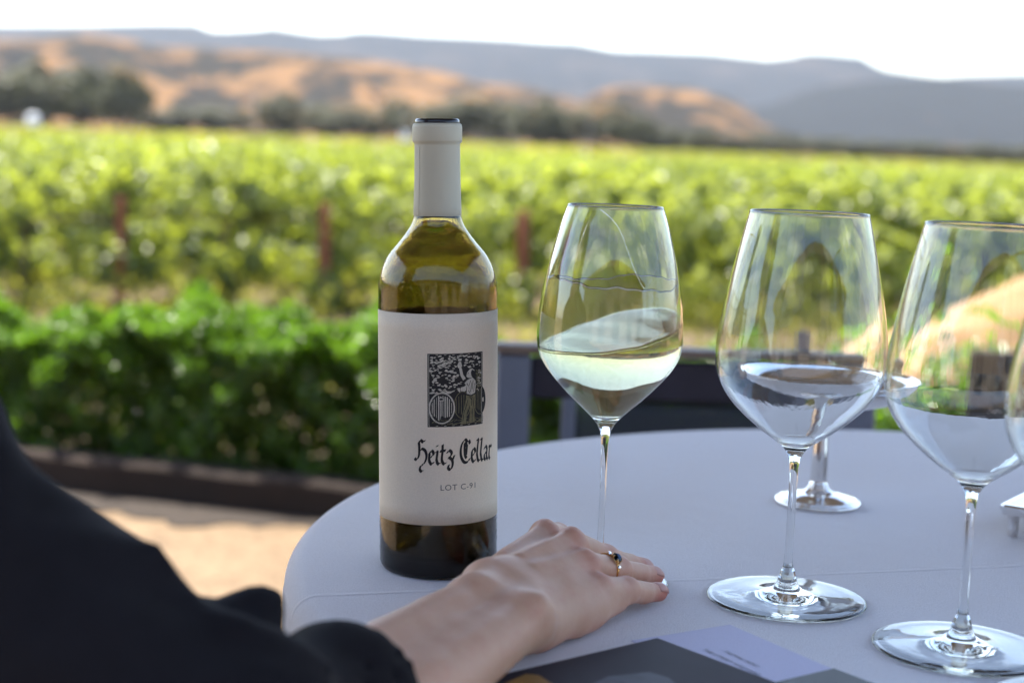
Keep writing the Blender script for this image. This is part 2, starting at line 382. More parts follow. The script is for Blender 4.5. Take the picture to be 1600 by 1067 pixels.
ridge('hills', [(-500, 40), (0, 38), (150, 36), (300, 35), (335, 48), (370, 47), (425, 41), (480, 50), (570, 46), (650, 53), (720, 56), (800, 60), (900, 65), (950, 78), (1040, 80), (1120, 83), (1190, 91), (1250, 80), (1300, 81), (1365, 89), (1400, 108), (1465, 119), (1550, 116), (1600, 112), (2100, 120)], 4300, 1500, M['hill_far'], 40, 1)
ridge('hills', [(-500, 80), (0, 66), (60, 58), (130, 47), (200, 66), (270, 76), (360, 74), (420, 79), (520, 86), (600, 100), (700, 122), (800, 132), (900, 160), (930, 152), (980, 138), (1060, 136), (1120, 150), (1180, 195), (1300, 225), (2100, 290)], 1900, 700, M['hill_gold'], 42, 2)
ridge('hills', [(-500, 200), (700, 215), (900, 205), (1120, 185), (1200, 160), (1290, 134), (1360, 126), (1430, 121), (1500, 127), (1560, 131), (1640, 134), (2100, 150)], 2700, 800, M['hill_mid'], 26, 3)
def haze():
    m = bpy.data.materials.new('haze_air'); m.use_nodes = True; t = m.node_tree; t.nodes.remove(t.nodes['Principled BSDF'])
    v = t.nodes.new('ShaderNodeVolumePrincipled'); v.inputs['Color'].default_value = (.78, .87, 1.0, 1); v.inputs['Density'].default_value = HAZE
    v.inputs['Anisotropy'].default_value = .3
    t.links.new(v.outputs[0], t.nodes['Material Output'].inputs['Volume'])
    mb = MB(); mb.box((0, 2000, 296), (13000, 9000, 608)); o = mb.build('haze', m); return tag(o, kind='stuff')
HAZE = 0.000044

# ------------------------------------------------------------------ leaves
def leaves(P, N, size, tint, aspect=.8, fold=.25):
    """one folded leaf per point: P (n,3), N facing (n,3), size (n,)"""
    n = len(P); N = N / np.linalg.norm(N, axis=1, keepdims=True)
    a = rng.normal(size=(n, 3)); a -= N * (a * N).sum(1, keepdims=True); a /= np.linalg.norm(a, axis=1, keepdims=True)
    b = np.cross(N, a); s = size[:, None]
    base = P - a * s * .5; tip = P + a * s * .5 - N * s * .12
    l = P + b * s * aspect * .5 + N * s * fold - a * s * .08; r = P - b * s * aspect * .5 + N * s * fold - a * s * .08
    l2 = P + b * s * aspect * .3 + N * s * fold * .6 + a * s * .3; r2 = P - b * s * aspect * .3 + N * s * fold * .6 + a * s * .3
    V = np.stack([base, l, l2, tip, r2, r], 1).reshape(-1, 3); k = np.arange(n)[:, None] * 6
    F = np.concatenate([k + [0, 1, 2, 3], k + [0, 3, 4, 5]]).reshape(-1, 4)
    return V, F, np.repeat(tint, 6)

def vine_proto(seed):
    r = np.random.default_rng(seed); n = 1450; L = VS
    # shoots: clumps through a sprawling canopy
    nc = 62; c = np.stack([r.uniform(-L * .56, L * .56, nc), r.normal(0, .19, nc), r.uniform(-.04, 1.05, nc)], 1)
    c[:, 1] *= 1 + .5 * (c[:, 2] < .7)
    rad = r.uniform(.10, .20, nc); pick = r.integers(0, nc, n)
    d = r.normal(size=(n, 3)); d /= np.linalg.norm(d, axis=1, keepdims=True); q = r.uniform(.35, 1, n) ** .6
    P = c[pick] + d * (rad[pick] * q)[:, None]
    ns = 110; sx = r.uniform(-L * .5, L * .5, 13); si = r.integers(0, 13, ns); t = r.uniform(0, 1, ns)   # shoots above the wire
    hgt = r.uniform(.10, .30, 13)
    S = np.stack([sx[si] + r.normal(0, .03, ns), r.normal(0, .10, 13)[si] + r.normal(0, .03, ns), 1.05 + t * hgt[si]], 1)
    P = np.concatenate([P, S]); N = np.concatenate([d + [0, 0, .55], r.normal(size=(ns, 3)) + [0, 0, .6]])
    P[:, 2] = np.maximum(P[:, 2], .05)
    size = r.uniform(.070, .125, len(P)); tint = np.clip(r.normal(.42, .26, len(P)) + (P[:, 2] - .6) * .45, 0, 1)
    V, F, T = leaves(P, N, size, tint)
    return np_mesh('canopy', V, F, T)
VS = 1.55
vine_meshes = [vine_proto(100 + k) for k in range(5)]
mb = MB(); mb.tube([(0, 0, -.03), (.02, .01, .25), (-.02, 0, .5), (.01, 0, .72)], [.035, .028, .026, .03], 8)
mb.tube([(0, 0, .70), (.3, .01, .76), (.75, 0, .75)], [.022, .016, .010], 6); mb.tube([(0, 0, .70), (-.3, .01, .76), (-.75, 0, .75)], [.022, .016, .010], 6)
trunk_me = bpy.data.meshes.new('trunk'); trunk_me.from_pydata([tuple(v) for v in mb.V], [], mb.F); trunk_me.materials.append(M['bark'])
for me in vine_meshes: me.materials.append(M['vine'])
r0a = onz(195, 478, GZ); r0b = onz(505, 486, GZ)
RD = (r0b - r0a)[:2]; VS_real = float(np.linalg.norm(RD)); RD = RD / VS_real; RN = np.array([-RD[1], RD[0]]); RZ = math.atan2(RD[1], RD[0])
proto = empty('grapevine'); tag(proto, 'leafy green grapevine in the vineyard rows beyond the hedge', 'grapevine', 'grapevines in the vineyard rows')
pc = link('canopy', vine_meshes[0], None, proto, False); pt = link('trunk', trunk_me, None, proto, False)
first = True; nv = 0; row_last = 0
for row in range(15):
    base = r0a[:2] + RN * 2.2 * row; off = rng.uniform(0, VS_real) if row else -VS_real / 2
    ks = np.arange(-40, 60); pts = [base + RD * (k * VS_real + off) for k in ks]
    for p in pts:
        if abs(p[0]) > p[1] * .36 + .9: continue
        if first: o, c_, t_ = proto, pc, pt; first = False
        else:
            o = proto.copy(); SC.collection.objects.link(o)
            c_ = pc.copy(); c_.data = vine_meshes[int(rng.integers(5))]; c_.parent = o; SC.collection.objects.link(c_)
            t_ = pt.copy(); t_.parent = o; SC.collection.objects.link(t_)
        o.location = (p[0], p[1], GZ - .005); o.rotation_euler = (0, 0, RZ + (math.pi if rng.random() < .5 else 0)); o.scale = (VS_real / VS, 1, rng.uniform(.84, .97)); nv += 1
    row_last = row
# the farther rows read as one mass
P = []; 
for row in range(row_last + 1, 130):
    base = r0a[:2] + RN * 2.2 * row; D = base[1]
    if D > 330: break
    L = D * .40 + 6; n = int(L * 2 * max(3.2, 16 - row * .14)); s = rng.uniform(-L, L, n)
    L2 = D * .9 + 14; n2 = int((L2 - L) * 2 * max(2.2, 9 - row * .1)); s = np.concatenate([s, rng.uniform(L, L2, n2) * rng.choice([-1, 1], n2)]); n += n2
    q = base[None] + RD[None] * (s[:, None] - 0)
    q = q + RN[None] * rng.normal(0, .2, n)[:, None]
    P.append(np.stack([q[:, 0], q[:, 1], GZ + .45 + .74 * np.sqrt(rng.uniform(0, 1, n)) + .05 * np.sin(s * 1.7 + row)], 1))
P = np.concatenate(P); n = len(P)
V, F, T = leaves(P, rng.normal(size=(n, 3)) + [0, -.3, .9], rng.uniform(.16, .34, n) * (1 + P[:, 1] / 260), np.clip(rng.normal(.55, .25, n), 0, 1))
o = link('far_vineyard', np_mesh('far_vineyard', V, F, T), M['farvine'], None, False)
tag(o, 'yellow green far vineyard rows merging below the hills', 'vineyard', kind='stuff')
# the ends of the near rows, outside the picture
P = []
for row in range(row_last + 1):
    base = r0a[:2] + RN * 2.2 * row; D = base[1]; s = rng.uniform(-D * .9 - 14, D * .9 + 14, 4200); q = base[None] + RD[None] * s[:, None] + RN[None] * rng.normal(0, .2, 4200)[:, None]
    ok = np.abs(q[:, 0]) > q[:, 1] * .36 + 1.7; P.append(np.c_[q[ok], GZ + rng.uniform(.08, 1.15, ok.sum())])
P = np.concatenate(P); n = len(P)
V, F, T = leaves(P, rng.normal(size=(n, 3)) + [0, -.2, .6], rng.uniform(.10, .17, n), np.clip(rng.normal(.45, .25, n), 0, 1))
tag(link('far_vineyard', np_mesh('far_vineyard', V, F, T), M['vine'], None, False), 'ends of the vine rows running on to both sides', 'vineyard', kind='stuff')
# rusty stakes of the nearest row
mb = MB(); mb.box((0, 0, .43), (.07, .07, .90), bev=.006); mb.box((0, -.037, .62), (.05, .012, .03)); mb.box((0, -.037, .30), (.05, .012, .03))
st = mb.build('vineyard_stake', M['rust']); tag(st, 'rusty brown stake standing at the front of the nearest vine row', 'stake', 'rusty stakes along the nearest vine row')
for k in range(-1, 3):
    o = st if k == -1 else st.copy()
    if k != -1: SC.collection.objects.link(o)
    p = r0a[:2] + RD * VS_real * k - RN * .27; o.location = (p[0], p[1], GZ - .04); o.rotation_euler = (0, 0, RZ + .1 * k)

# ------------------------------------------------------------------ hedge and kerb
HL0, HL1 = -3.2, 2.05
def hedge():
    n = 150000; u = rng.uniform(HL0, HL1, n); face = rng.random(n)
    top = .435 + .03 * np.sin(u * 3.1) + .025 * np.sin(u * 7.3 + 1) + .012 * np.sin(u * 15)
    dep = .62
    v = np.where(face < .45, rng.uniform(0, dep, n), np.where(face < .9, rng.exponential(.035, n), dep - rng.exponential(.035, n)))
    z = np.where(face < .45, top - rng.exponential(.03, n), rng.uniform(.03, 1, n) * top)
    clump = .07 * np.sin(u * 17 + z * 13) * np.sin(z * 19 + v * 11 + u * 5) + .03 * np.sin(u * 31 + 2) * np.sin(v * 27 + z * 23)
    v = np.where(face < .45, v, v + clump); z = np.where(face < .45, z + clump, z)
    q = HP[None] + HD[None] * u[:, None] + HN[None] * (v + .14)[:, None]
    P = np.stack([q[:, 0], q[:, 1], np.maximum(z, .02)], 1)
    Nn = rng.normal(size=(n, 3)) * .8 + np.where((face < .45)[:, None], [0, 0, 1.0], [-HN[0] * .9, -HN[1] * .9, .5])
    V, F, T = leaves(P, Nn, rng.uniform(.017, .033, n), np.clip(rng.normal(.45, .27, n), 0, 1), .6, .2)
    h = empty('clipped_hedge', (HP[0], HP[1], 0)); tag(h, 'low clipped bright green hedge behind the brown timber kerb', 'hedge')
    V = V - [HP[0], HP[1], 0]
    link('foliage', np_mesh('foliage', V, F, T), M['box'], h, False)
    mb = MB()
    for u in np.arange(HL0 + .2, HL1, .33):
        for k in range(4):
            c = HD * (u + rng.uniform(-.1, .1)) + HN * (.45 + rng.uniform(-.12, .12)); e = c + rng.uniform(-.12, .12, 2)
            mb.tube([(c[0], c[1], -.05), (c[0], c[1], .15), (e[0], e[1], .40)], [.012, .009, .004], 5)
    o_ = mb.build('stems', M['bark'], h); o_['kind'] = 'stuff'
hedge()
kc = HP + HD * (HL0 + HL1) / 2 + HN * .05
mb = MB(); L = HL1 - HL0 + .1; nseg = 60; 
for sgn in (0,):
    V = []; F = []
    for i in range(nseg + 1):
        x = -L / 2 + L * i / nseg; w = .004 * math.sin(i * 1.3)
        for (yy, zz) in ((-.055, -.03), (-.055, .088), (-.045, .10), (.045, .10), (.055, .09), (.055, -.03)): V.append((x, yy + w, zz + w * .5))
    for i in range(nseg):
        for k in range(6): F.append((i * 6 + k, i * 6 + (k + 1) % 6, (i + 1) * 6 + (k + 1) % 6, (i + 1) * 6 + k))
    F += [tuple(range(5, -1, -1)), tuple(range(nseg * 6, nseg * 6 + 6))]; mb.add(V, [f[::-1] for f in F])
k_ = mb.build('timber_kerb', M['timber']); k_.location = (kc[0], kc[1], 0); k_.rotation_euler = (0, 0, math.atan2(HD[1], HD[0]))
tag(k_, 'long dark brown timber kerb along the foot of the hedge', 'kerb')

n = 22000; xx = rng.uniform(-5.5, 6.5, n); yy = rng.uniform(4.6, 15.5, n); sd_ = (xx - HP[0]) * HN[0] + (yy - HP[1]) * HN[1]
pat_ = np.sin(xx * 1.1 + 2) * np.sin(yy * .9) + .6 * np.sin(xx * 2.7 + yy * 1.9) + rng.normal(0, .5, n); ok = (sd_ > 1.0) & (pat_ > -.35) & (np.abs(xx) < yy * .42 + .6); xx, yy = xx[ok], yy[ok]; n = len(xx)
zz = ground_z(xx, yy) + rng.uniform(.01, 1, n) ** 2 * .30
V, F, T = leaves(np.stack([xx, yy, zz], 1), rng.normal(size=(n, 3)) * [1, 1, .5] + [0, -.2, .3], rng.uniform(.04, .09, n), np.clip(rng.normal(.12, .2, n), 0, 1), .35)
tag(link('weeds', np_mesh('weeds', V, F, T), M['farvine'], None, False), 'yellow green weeds growing between the hedge and the vines', 'weeds', kind='stuff')
# ------------------------------------------------------------------ far trees, poles, tank
def crown(seed, wide):
    r = np.random.default_rng(seed); nc = 26; n = 1700
    c = r.normal(size=(nc, 3)); c /= np.linalg.norm(c, axis=1, keepdims=True); c *= r.uniform(.2, 1, nc)[:, None] ** .5
    c = c * [wide, wide * .8, .36] + [0, 0, .60]; rad = r.uniform(.10, .24, nc); pk = r.integers(0, nc, n)
    d = r.normal(size=(n, 3)); d /= np.linalg.norm(d, axis=1, keepdims=True)
    P = c[pk] + d * (rad[pk] * r.uniform(.5, 1, n) ** .5)[:, None]; P[:, 2] = np.maximum(P[:, 2], .05)
    V, F, T = leaves(P, d + [0, 0, .3], r.uniform(.04, .09, n), np.clip(r.normal(.4, .25, n), 0, 1)); return np_mesh('crown', V, F, T)
crowns = [crown(300 + k, [.34, .46, .60][k % 3]) for k in range(6)]
for me in crowns: me.materials.append(M['tree'])
mb = MB(); mb.tube([(0, 0, -.02), (.01, 0, .2), (0, .01, .42), (.01, 0, .7)], [.04, .03, .025, .008], 8)
for g_ in (.6, 2.4, 4.1): mb.tube([(0, 0, .3), (.12 * math.cos(g_), .12 * math.sin(g_), .5), (.24 * math.cos(g_), .24 * math.sin(g_), .72)], [.018, .012, .004], 6)
tk = bpy.data.meshes.new('trunk'); tk.from_pydata([tuple(v) for v in mb.V], [], mb.F); tk.materials.append(M['bark'])
tree_list = [  # px centre, top y, width px, distance
 (-60, 120, 150, 420), (20, 118, 130, 380), (75, 100, 150, 400), (125, 108, 110, 410), (190, 108, 80, 360), (205, 118, 70, 390), (280, 166, 120, 470), (350, 170, 110, 480),
 (445, 150, 110, 380), (520, 166, 90, 450), (575, 168, 110, 440), (640, 158, 110, 470), (715, 146, 120, 390), (790, 166, 100, 450), (835, 156, 110, 380), (885, 176, 80, 430),
 (940, 164, 110, 390), (985, 184, 90, 420), (1030, 198, 80, 460), (1100, 204, 56, 330), (1060, 206, 70, 470), (1150, 214, 90, 480), (1215, 212, 120, 470), (1290, 216, 120, 480), (1370, 218, 130, 470), (1450, 224, 120, 490), (1530, 226, 120, 480), (1610, 228, 130, 480), (1690, 225, 150, 440)]
tp = empty('tree'); tc_ = link('crown', crowns[0], None, tp, False); tt_ = link('trunk', tk, None, tp, False)
for k, (px, ty, wd, D) in enumerate(tree_list):
    if k == 0: o, c_ = tp, tc_
    else:
        o = tp.copy(); SC.collection.objects.link(o); c_ = tc_.copy(); c_.data = crowns[k % 6]; c_.parent = o; SC.collection.objects.link(c_)
        t_ = tt_.copy(); t_.parent = o; SC.collection.objects.link(t_)
    p = ondist(px, 200, D); top = ondist(px, ty, D); h = top[2] - GZ; wm = wd * 1.45 * D / FPX
    o.location = (p[0], D, GZ); wide = [.34, .46, .60][k % 3] + .16
    o.scale = (wm / 2 / wide, wm / 2 / wide, h / 1.02); o.rotation_euler = (0, 0, rng.uniform(0, 6))
    big = h > 12
    tag(o, 'tall dark tree at the far left edge of the vineyard' if (big and px < 260) else 'dark bushy tree in the line between vineyard and hills', 'tree', 'tall trees at the left end' if (big and px < 260) else 'trees lined up below the hills')
mb = MB(); mb.tube([(0, 0, 0), (0, 0, 1)], [.011, .008], 8); 
pole0 = None
for k, (px, ty, D) in enumerate([(398, 148, 300), (921, 188, 280), (1204, 214, 300)]):
    p = ondist(px, 210, D); h = ondist(px, ty, D)[2] - GZ
    if pole0 is None:
        pole0 = empty('utility_pole'); a_ = MB(); a_.tube([(0, 0, 0), (0, 0, 1)], [.022, .016], 8); q0 = a_.build('shaft', M['pole'], pole0, True)
        a_ = MB(); a_.box((0, 0, .93), (.20, .012, .012)); a_.box((-.08, 0, .945), (.008, .008, .018)); a_.box((.08, 0, .945), (.008, .008, .018)); q1 = a_.build('crossarm', M['pole'], pole0); o = pole0
    else:
        o = pole0.copy(); SC.collection.objects.link(o)
        for q in (q0, q1):
            c_ = q.copy(); c_.parent = o; SC.collection.objects.link(c_)
    o.location = (p[0], D, GZ); o.scale = (h * .9, h * .9, h)
    tag(o, ['thin grey utility pole rising left of the bottle neck', 'thin grey utility pole among the trees right of the bottle', 'thin grey utility pole over the vines at the right'][k], 'pole', 'utility poles at the edge of the vineyard')
p = ondist(52, 190, 220)
tnk = empty('water_tank', (p[0], p[1], GZ)); tag(tnk, 'small white water tank at the far left edge of the vineyard', 'tank')
lathe_obj('tank_body', spline([(0, 3.0), (.4, 2.95), (.75, 2.75), (.85, 2.5), (.85, 2.5), (.85, 1.2), (.85, 1.2), (0, 1.2)], 4) , M['white'], tnk, 24)
mb = MB(); [mb.tube([(sx * .6, sy * .6, -.05), (sx * .6, sy * .6, 1.25)], .07, 6) for sx in (-1, 1) for sy in (-1, 1)]; mb.build('stand', M['white'], tnk)
p = ondist(633, 222, 90)
mb = MB(); mb.tube([(0, 0, -.05), (0, 0, 1.4)], .03, 8); mb.box((0, 0, 1.5), (.55, .5, .5), bev=.03); mb.box((0, 0, 1.78), (.6, .55, .04), bev=.01)
o = mb.build('weather_box', M['white']); o.location = (p[0], p[1], GZ + .05); tag(o, 'small white box on a thin post among the vines behind the bottle neck', 'box')
haze()

# ------------------------------------------------------------------ right side: boulder, low plant, dark board
def sdf_to_mesh(name, fn, lo, hi, h, tintfn=None, smooth_it=2):
    lo = np.asarray(lo, np.float32); n = np.ceil((np.asarray(hi) - lo) / h).astype(int) + 1
    ax = [lo[i] + h * np.arange(n[i], dtype=np.float32) for i in range(3)]
    P = np.stack(np.meshgrid(*ax, indexing='ij'), -1).reshape(-1, 3)
    Fv = np.empty(len(P), np.float32); B = 400000
    for i in range(0, len(P), B): Fv[i:i + B] = fn(P[i:i + B])
    G = Fv.reshape(n); S = G < 0
    c = np.zeros(n - 1, np.int8)
    for dx in (0, 1):
        for dy in (0, 1):
            for dz in (0, 1): c += S[dx:n[0] - 1 + dx, dy:n[1] - 1 + dy, dz:n[2] - 1 + dz]
    act = (c > 0) & (c < 8); idx = np.argwhere(act); vid = -np.ones(act.shape, np.int64); vid[act] = np.arange(len(idx))
    acc = np.zeros((len(idx), 3), np.float64); cnt = np.zeros(len(idx))
    cor = [(x, y, z) for x in (0, 1) for y in (0, 1) for z in (0, 1)]
    val = {q: G[idx[:, 0] + q[0], idx[:, 1] + q[1], idx[:, 2] + q[2]].astype(np.float64) for q in cor}
    for a_ in cor:
        for k in range(3):
            if a_[k] == 0:
                b_ = list(a_); b_[k] = 1; b_ = tuple(b_); va, vb = val[a_], val[b_]; m_ = (va < 0) != (vb < 0)
                t = np.where(m_, va / np.where(m_, va - vb, 1), 0)
                q = np.array(a_, float)[None] + t[:, None] * np.eye(3)[k][None]; acc[m_] += q[m_]; cnt[m_] += 1
    V = (idx + acc / cnt[:, None]) * h + lo
    quads = []
    for k in range(3):
        sl0 = [slice(None)] * 3; sl1 = [slice(None)] * 3; sl0[k] = slice(0, -1); sl1[k] = slice(1, None)
        s0, s1 = S[tuple(sl0)], S[tuple(sl1)]; e = np.argwhere(s0 != s1); i1, i2 = (k + 1) % 3, (k + 2) % 3
        ok = (e[:, i1] > 0) & (e[:, i2] > 0) & (e[:, i1] < n[i1] - 1) & (e[:, i2] < n[i2] - 1); e = e[ok]
        def cell(d1, d2):
            q = e.copy(); q[:, i1] -= d1; q[:, i2] -= d2; return vid[q[:, 0], q[:, 1], q[:, 2]]
        Q = np.stack([cell(1, 1), cell(0, 1), cell(0, 0), cell(1, 0)], 1); inside = s0[e[:, 0], e[:, 1], e[:, 2]]
        Q[~inside] = Q[~inside][:, ::-1]; quads.append(Q)
    Q = np.concatenate(quads); Q = Q[(Q >= 0).all(1)]
    ed = np.concatenate([Q[:, [0, 1]], Q[:, [1, 2]], Q[:, [2, 3]], Q[:, [3, 0]]])
    for _ in range(smooth_it):
        s_ = np.zeros_like(V); d_ = np.zeros(len(V)); np.add.at(s_, ed[:, 0], V[ed[:, 1]]); np.add.at(d_, ed[:, 0], 1)
        V = V * .5 + .5 * s_ / np.maximum(d_, 1)[:, None]
    return V, Q
def smin(a, b, k):
    h = np.clip(.5 + .5 * (b - a) / k, 0, 1); return b + (a - b) * h - k * h * (1 - h)
def cone(P, a, b, r1, r2):
    a = np.asarray(a, np.float32); ba = np.asarray(b, np.float32) - a; pa = P - a
    h = np.clip((pa @ ba) / (ba @ ba), 0, 1); return np.sqrt(((pa - h[:, None] * ba) ** 2).sum(1)) - (r1 + (r2 - r1) * h)
def ell(P, c, r, Rm=None):
    q = P - np.asarray(c, np.float32)
    if Rm is not None: q = q @ Rm
    r = np.asarray(r, np.float32); k0 = np.sqrt(((q / r) ** 2).sum(1)); k1 = np.sqrt(((q / (r * r)) ** 2).sum(1)); return k0 * (k0 - 1) / np.maximum(k1, 1e-6)
def wav(P, f, s):
    r = np.random.default_rng(s); o = 0
    for k in range(4):
        d = r.normal(size=3).astype(np.float32); d *= f * (1.5 ** k) / np.linalg.norm(d); o = o + np.sin(P @ d + r.uniform(0, 6.28)) / 1.4 ** k
    return o
bp_ = ondist(1905, 640, 5.3)
def bfn(P): return ell(P, (0, 0, .22), (1.30, .55, .50)) + .035 * wav(P, 6, 4) + .012 * wav(P, 19, 6)
V, Q = sdf_to_mesh('boulder', bfn, (-1.5, -.8, -.4), (1.5, .8, 1.0), .04)
bo = link('boulder', np_mesh('boulder', V, Q), M['stone']); bo.location = (bp_[0], 5.3, -.02); tag(bo, 'large tan sandstone boulder behind the right hand wine glasses', 'boulder')
def plant(px, py, D, n, sz, label):
    p = ondist(px, py, D); u = rng.normal(size=(n, 3)) * [.5, .4, .4]; P = u * sz + [0, 0, sz * .75]; P[:, 2] = np.maximum(P[:, 2], .01)
    V, F, T = leaves(P, u + [0, 0, .4], rng.uniform(.04, .07, n), np.clip(rng.normal(.4, .25, n), 0, 1), .5)
    h = empty('garden_plant', (p[0], p[1], 0)); tag(h, label, 'plant', 'low plants at the foot of the boulder')
    link('foliage', np_mesh('foliage', V, F, T), M['box'], h, False)
    for k in range(7):
        mb = MB(); g_ = k * .9; mb.tube([(0, 0, -.03), (.12 * sz * math.cos(g_), .12 * sz * math.sin(g_), sz * .5), (.4 * sz * math.cos(g_), .4 * sz * math.sin(g_), sz)], [.008, .006, .003], 5)
        mb.build('stem', M['bark'], h)
plant(1440, 640, 4.5, 420, .34, 'low green plant just right of the silver dish, by the boulder')
plant(1520, 650, 4.3, 420, .40, 'leafy green plant between the boulder and the black board')
bpos = onz(1610, 660, .45); bpos = ondist(1600, 640, 3.2)
bd = empty('black_board', (bpos[0], bpos[1], 0), -.15); tag(bd, 'small black standing board with pale smudges behind the right glasses', 'board')
mb = MB(); mb.box((0, 0, .40), (.24, .02, .52), bev=.006); mb.build('panel', M['board'], bd)
mb = MB(); [mb.box((sx * .10, .02, .32), (.022, .02, .66), bev=.003) for sx in (-1, 1)]; mb.box((0, .03, .06), (.24, .02, .03)); mb.build('frame', M['card2'], bd)
mb = MB()
for k in range(26):
    x, z = random.uniform(-.10, .10), random.uniform(.30, .62); q = random.uniform(.006, .018)
    mb.box((x, -.0115, z), (q * 1.6, .002, q * .6))
mb.build('chalk_marks', M['blob'], bd)

# ------------------------------------------------------------------ out of frame: umbrella overhead and winery behind (they shade and are mirrored)
um = empty('patio_umbrella', (-.22, 1.82, 0)); tag(um, 'large pale square patio umbrella shading the round table', 'umbrella')
UH = 2.0; V = [(0, 0, 3.05)]; ring = []
for k in range(32):
    s = k / 8; side = int(s); f = (s - side) * 2 - 1
    x, y = [(f, -1), (1, f), (-f, 1), (-1, -f)][side]; sag = .04 * (1 - abs(f)) 
    for q in (.5, 1.0): pass
    ring.append((x * UH, y * UH, 2.5 + sag))
V = [(0, 0, 3.05)] + [(x * .5, y * .5, 2.79 + (z - 2.5) * .4) for x, y, z in ring] + ring + [(x, y, z - .16) for x, y, z in ring]
F3 = [(0, 1 + k, 1 + (k + 1) % 32) for k in range(32)]; F4 = [(b + k, b + 32 + k, b + 32 + (k + 1) % 32, b + (k + 1) % 32) for b in (1, 33) for k in range(32)]
link('canopy', np_mesh('canopy', V, [np.array(F3), np.array(F4)], np.ones(len(V))), M['canvas'], um, False)
mb = MB()
for k in range(8):
    g_ = k * math.pi / 4; L = UH * (1.38 if k % 2 else .98); mb.tube([(0, 0, 3.0), (L * math.cos(g_), L * math.sin(g_), 2.47)], .014, 6)
mb.build('ribs', M['wood'], um)
mb = MB(); mb.tube([(0, 0, 3.2), (0, 0, 2.4)], .03, 10); mb.tube([(0, 0, 3.2), (-1.9, -1.3, 2.95), (-2.1, -1.45, 2.6), (-2.1, -1.45, 0)], .045, 10); mb.box((-2.1, -1.45, .04), (.7, .7, .08), bev=.02); mb.build('mast', M['wood'], um)
hs = empty('winery_building', (0, -7.5, 0)); tag(hs, 'pale stucco winery building facing the patio from behind', 'building')
mb = MB(); mb.box((0, -2.5, 2.0), (20, 5, 4.0)); mb.build('wall', M['stucco'], hs)
mb = MB(); mb.box((0, -2.2, 4.12), (21, 6.6, .2)); mb.box((0, -2.6, 4.4), (20, 5, .4)); mb.build('roof', M['wood'], hs)
for x in (-6, -2.6, .8, 4.2, 7.6):
    mb = MB(); mb.box((x, .04, 1.35), (1.5, .1, 2.5), bev=.02); f_ = mb.build('window', M['wood'], hs)
    mb = MB(); mb.box((x - .36, .10, 1.35), (.62, .03, 2.2)); mb.box((x + .36, .10, 1.35), (.62, .03, 2.2)); mb.build('pane', M['winglass'], f_)

# ------------------------------------------------------------------ patio chair (one behind the table, one under the guest)
def make_chair():
    root = empty('patio_chair'); H = .787; W = .485
    mb = MB()
    for s in (-1, 1): mb.box((s * (W / 2 - .022), 0, H / 2), (.044, .030, H - .012), bev=.004)
    for s in (-1, 1): mb.box((s * (W / 2 - .095), .004, .62), (.018, .014, .40), bev=.003)
    mb.box((0, 0, .455), (W - .09, .026, .04), bev=.004); mb.build('back_frame', M['frame'], root)
    mb = MB(); mb.box((0, 0, H), (W + .004, .040, .012), bev=.003); mb.build('top_rail', M['toprail'], root)
    mb = MB(); mb.box((0, .004, H - .037), (W - .09, .016, .052), bev=.003); mb.build('back_band', M['card'], root)
    def sheet(name, x0, x1, z0, z1, y0, y1, n=12):
        V = []
        for i in range(n + 1):
            for j in range(n + 1):
                u, v = i / n, j / n; V.append((x0 + (x1 - x0) * u, y0 + (y1 - y0) * v + .012 * math.sin(u * math.pi), z0 + (z1 - z0) * v))
        me = np_mesh(name, V, grid_faces(n + 1, n + 1)); o = link(name, me, M['sling'], root)
        md = o.modifiers.new('thick', 'SOLIDIFY'); md.thickness = .0015; return o
    sheet('back_sling', -W / 2 + .09, W / 2 - .09, .47, H - .065, 0, 0)
    sheet('seat_sling', -W / 2 + .04, W / 2 - .04, .43, .45, -.03, -.46)
    mb = MB()
    for s in (-1, 1): mb.box((s * (W / 2 - .022), -.24, .43), (.036, .46, .036), bev=.004)
    mb.box((0, -.47, .43), (W - .09, .034, .034), bev=.004); mb.build('seat_frame', M['frame'], root)
    for s in (-1, 1):
        mb = MB(); mb.box((s * (W / 2 - .022), -.452, .205), (.036, .036, .41), bev=.004); mb.build('leg', M['frame'], root)
        mb = MB(); mb.box((s * (W / 2 + .004), -.23, .645), (.040, .44, .020), bev=.005); mb.box((s * (W / 2 + .004), -.44, .54), (.03, .03, .20), bev=.004); mb.build('armrest', M['toprail'], root)
    return root
ch = make_chair(); cp = ondist(1077, 560, 1.96)
ch.location = (cp[0], 1.98, 0); ch.rotation_euler = (0, 0, R_(3))
tag(ch, 'slate grey aluminium patio chair with mesh back across the table', 'chair', 'patio chairs at the round table')
ch2 = ch.copy(); SC.collection.objects.link(ch2)
for c in [c for c in ch.children]:
    d = c.copy(); d.parent = ch2; SC.collection.objects.link(d)
ch2.location = (-.65, .49, 0); ch2.rotation_euler = (0, 0, R_(150))
ch2['label'] = 'slate grey aluminium patio chair under the guest in the dark jacket'

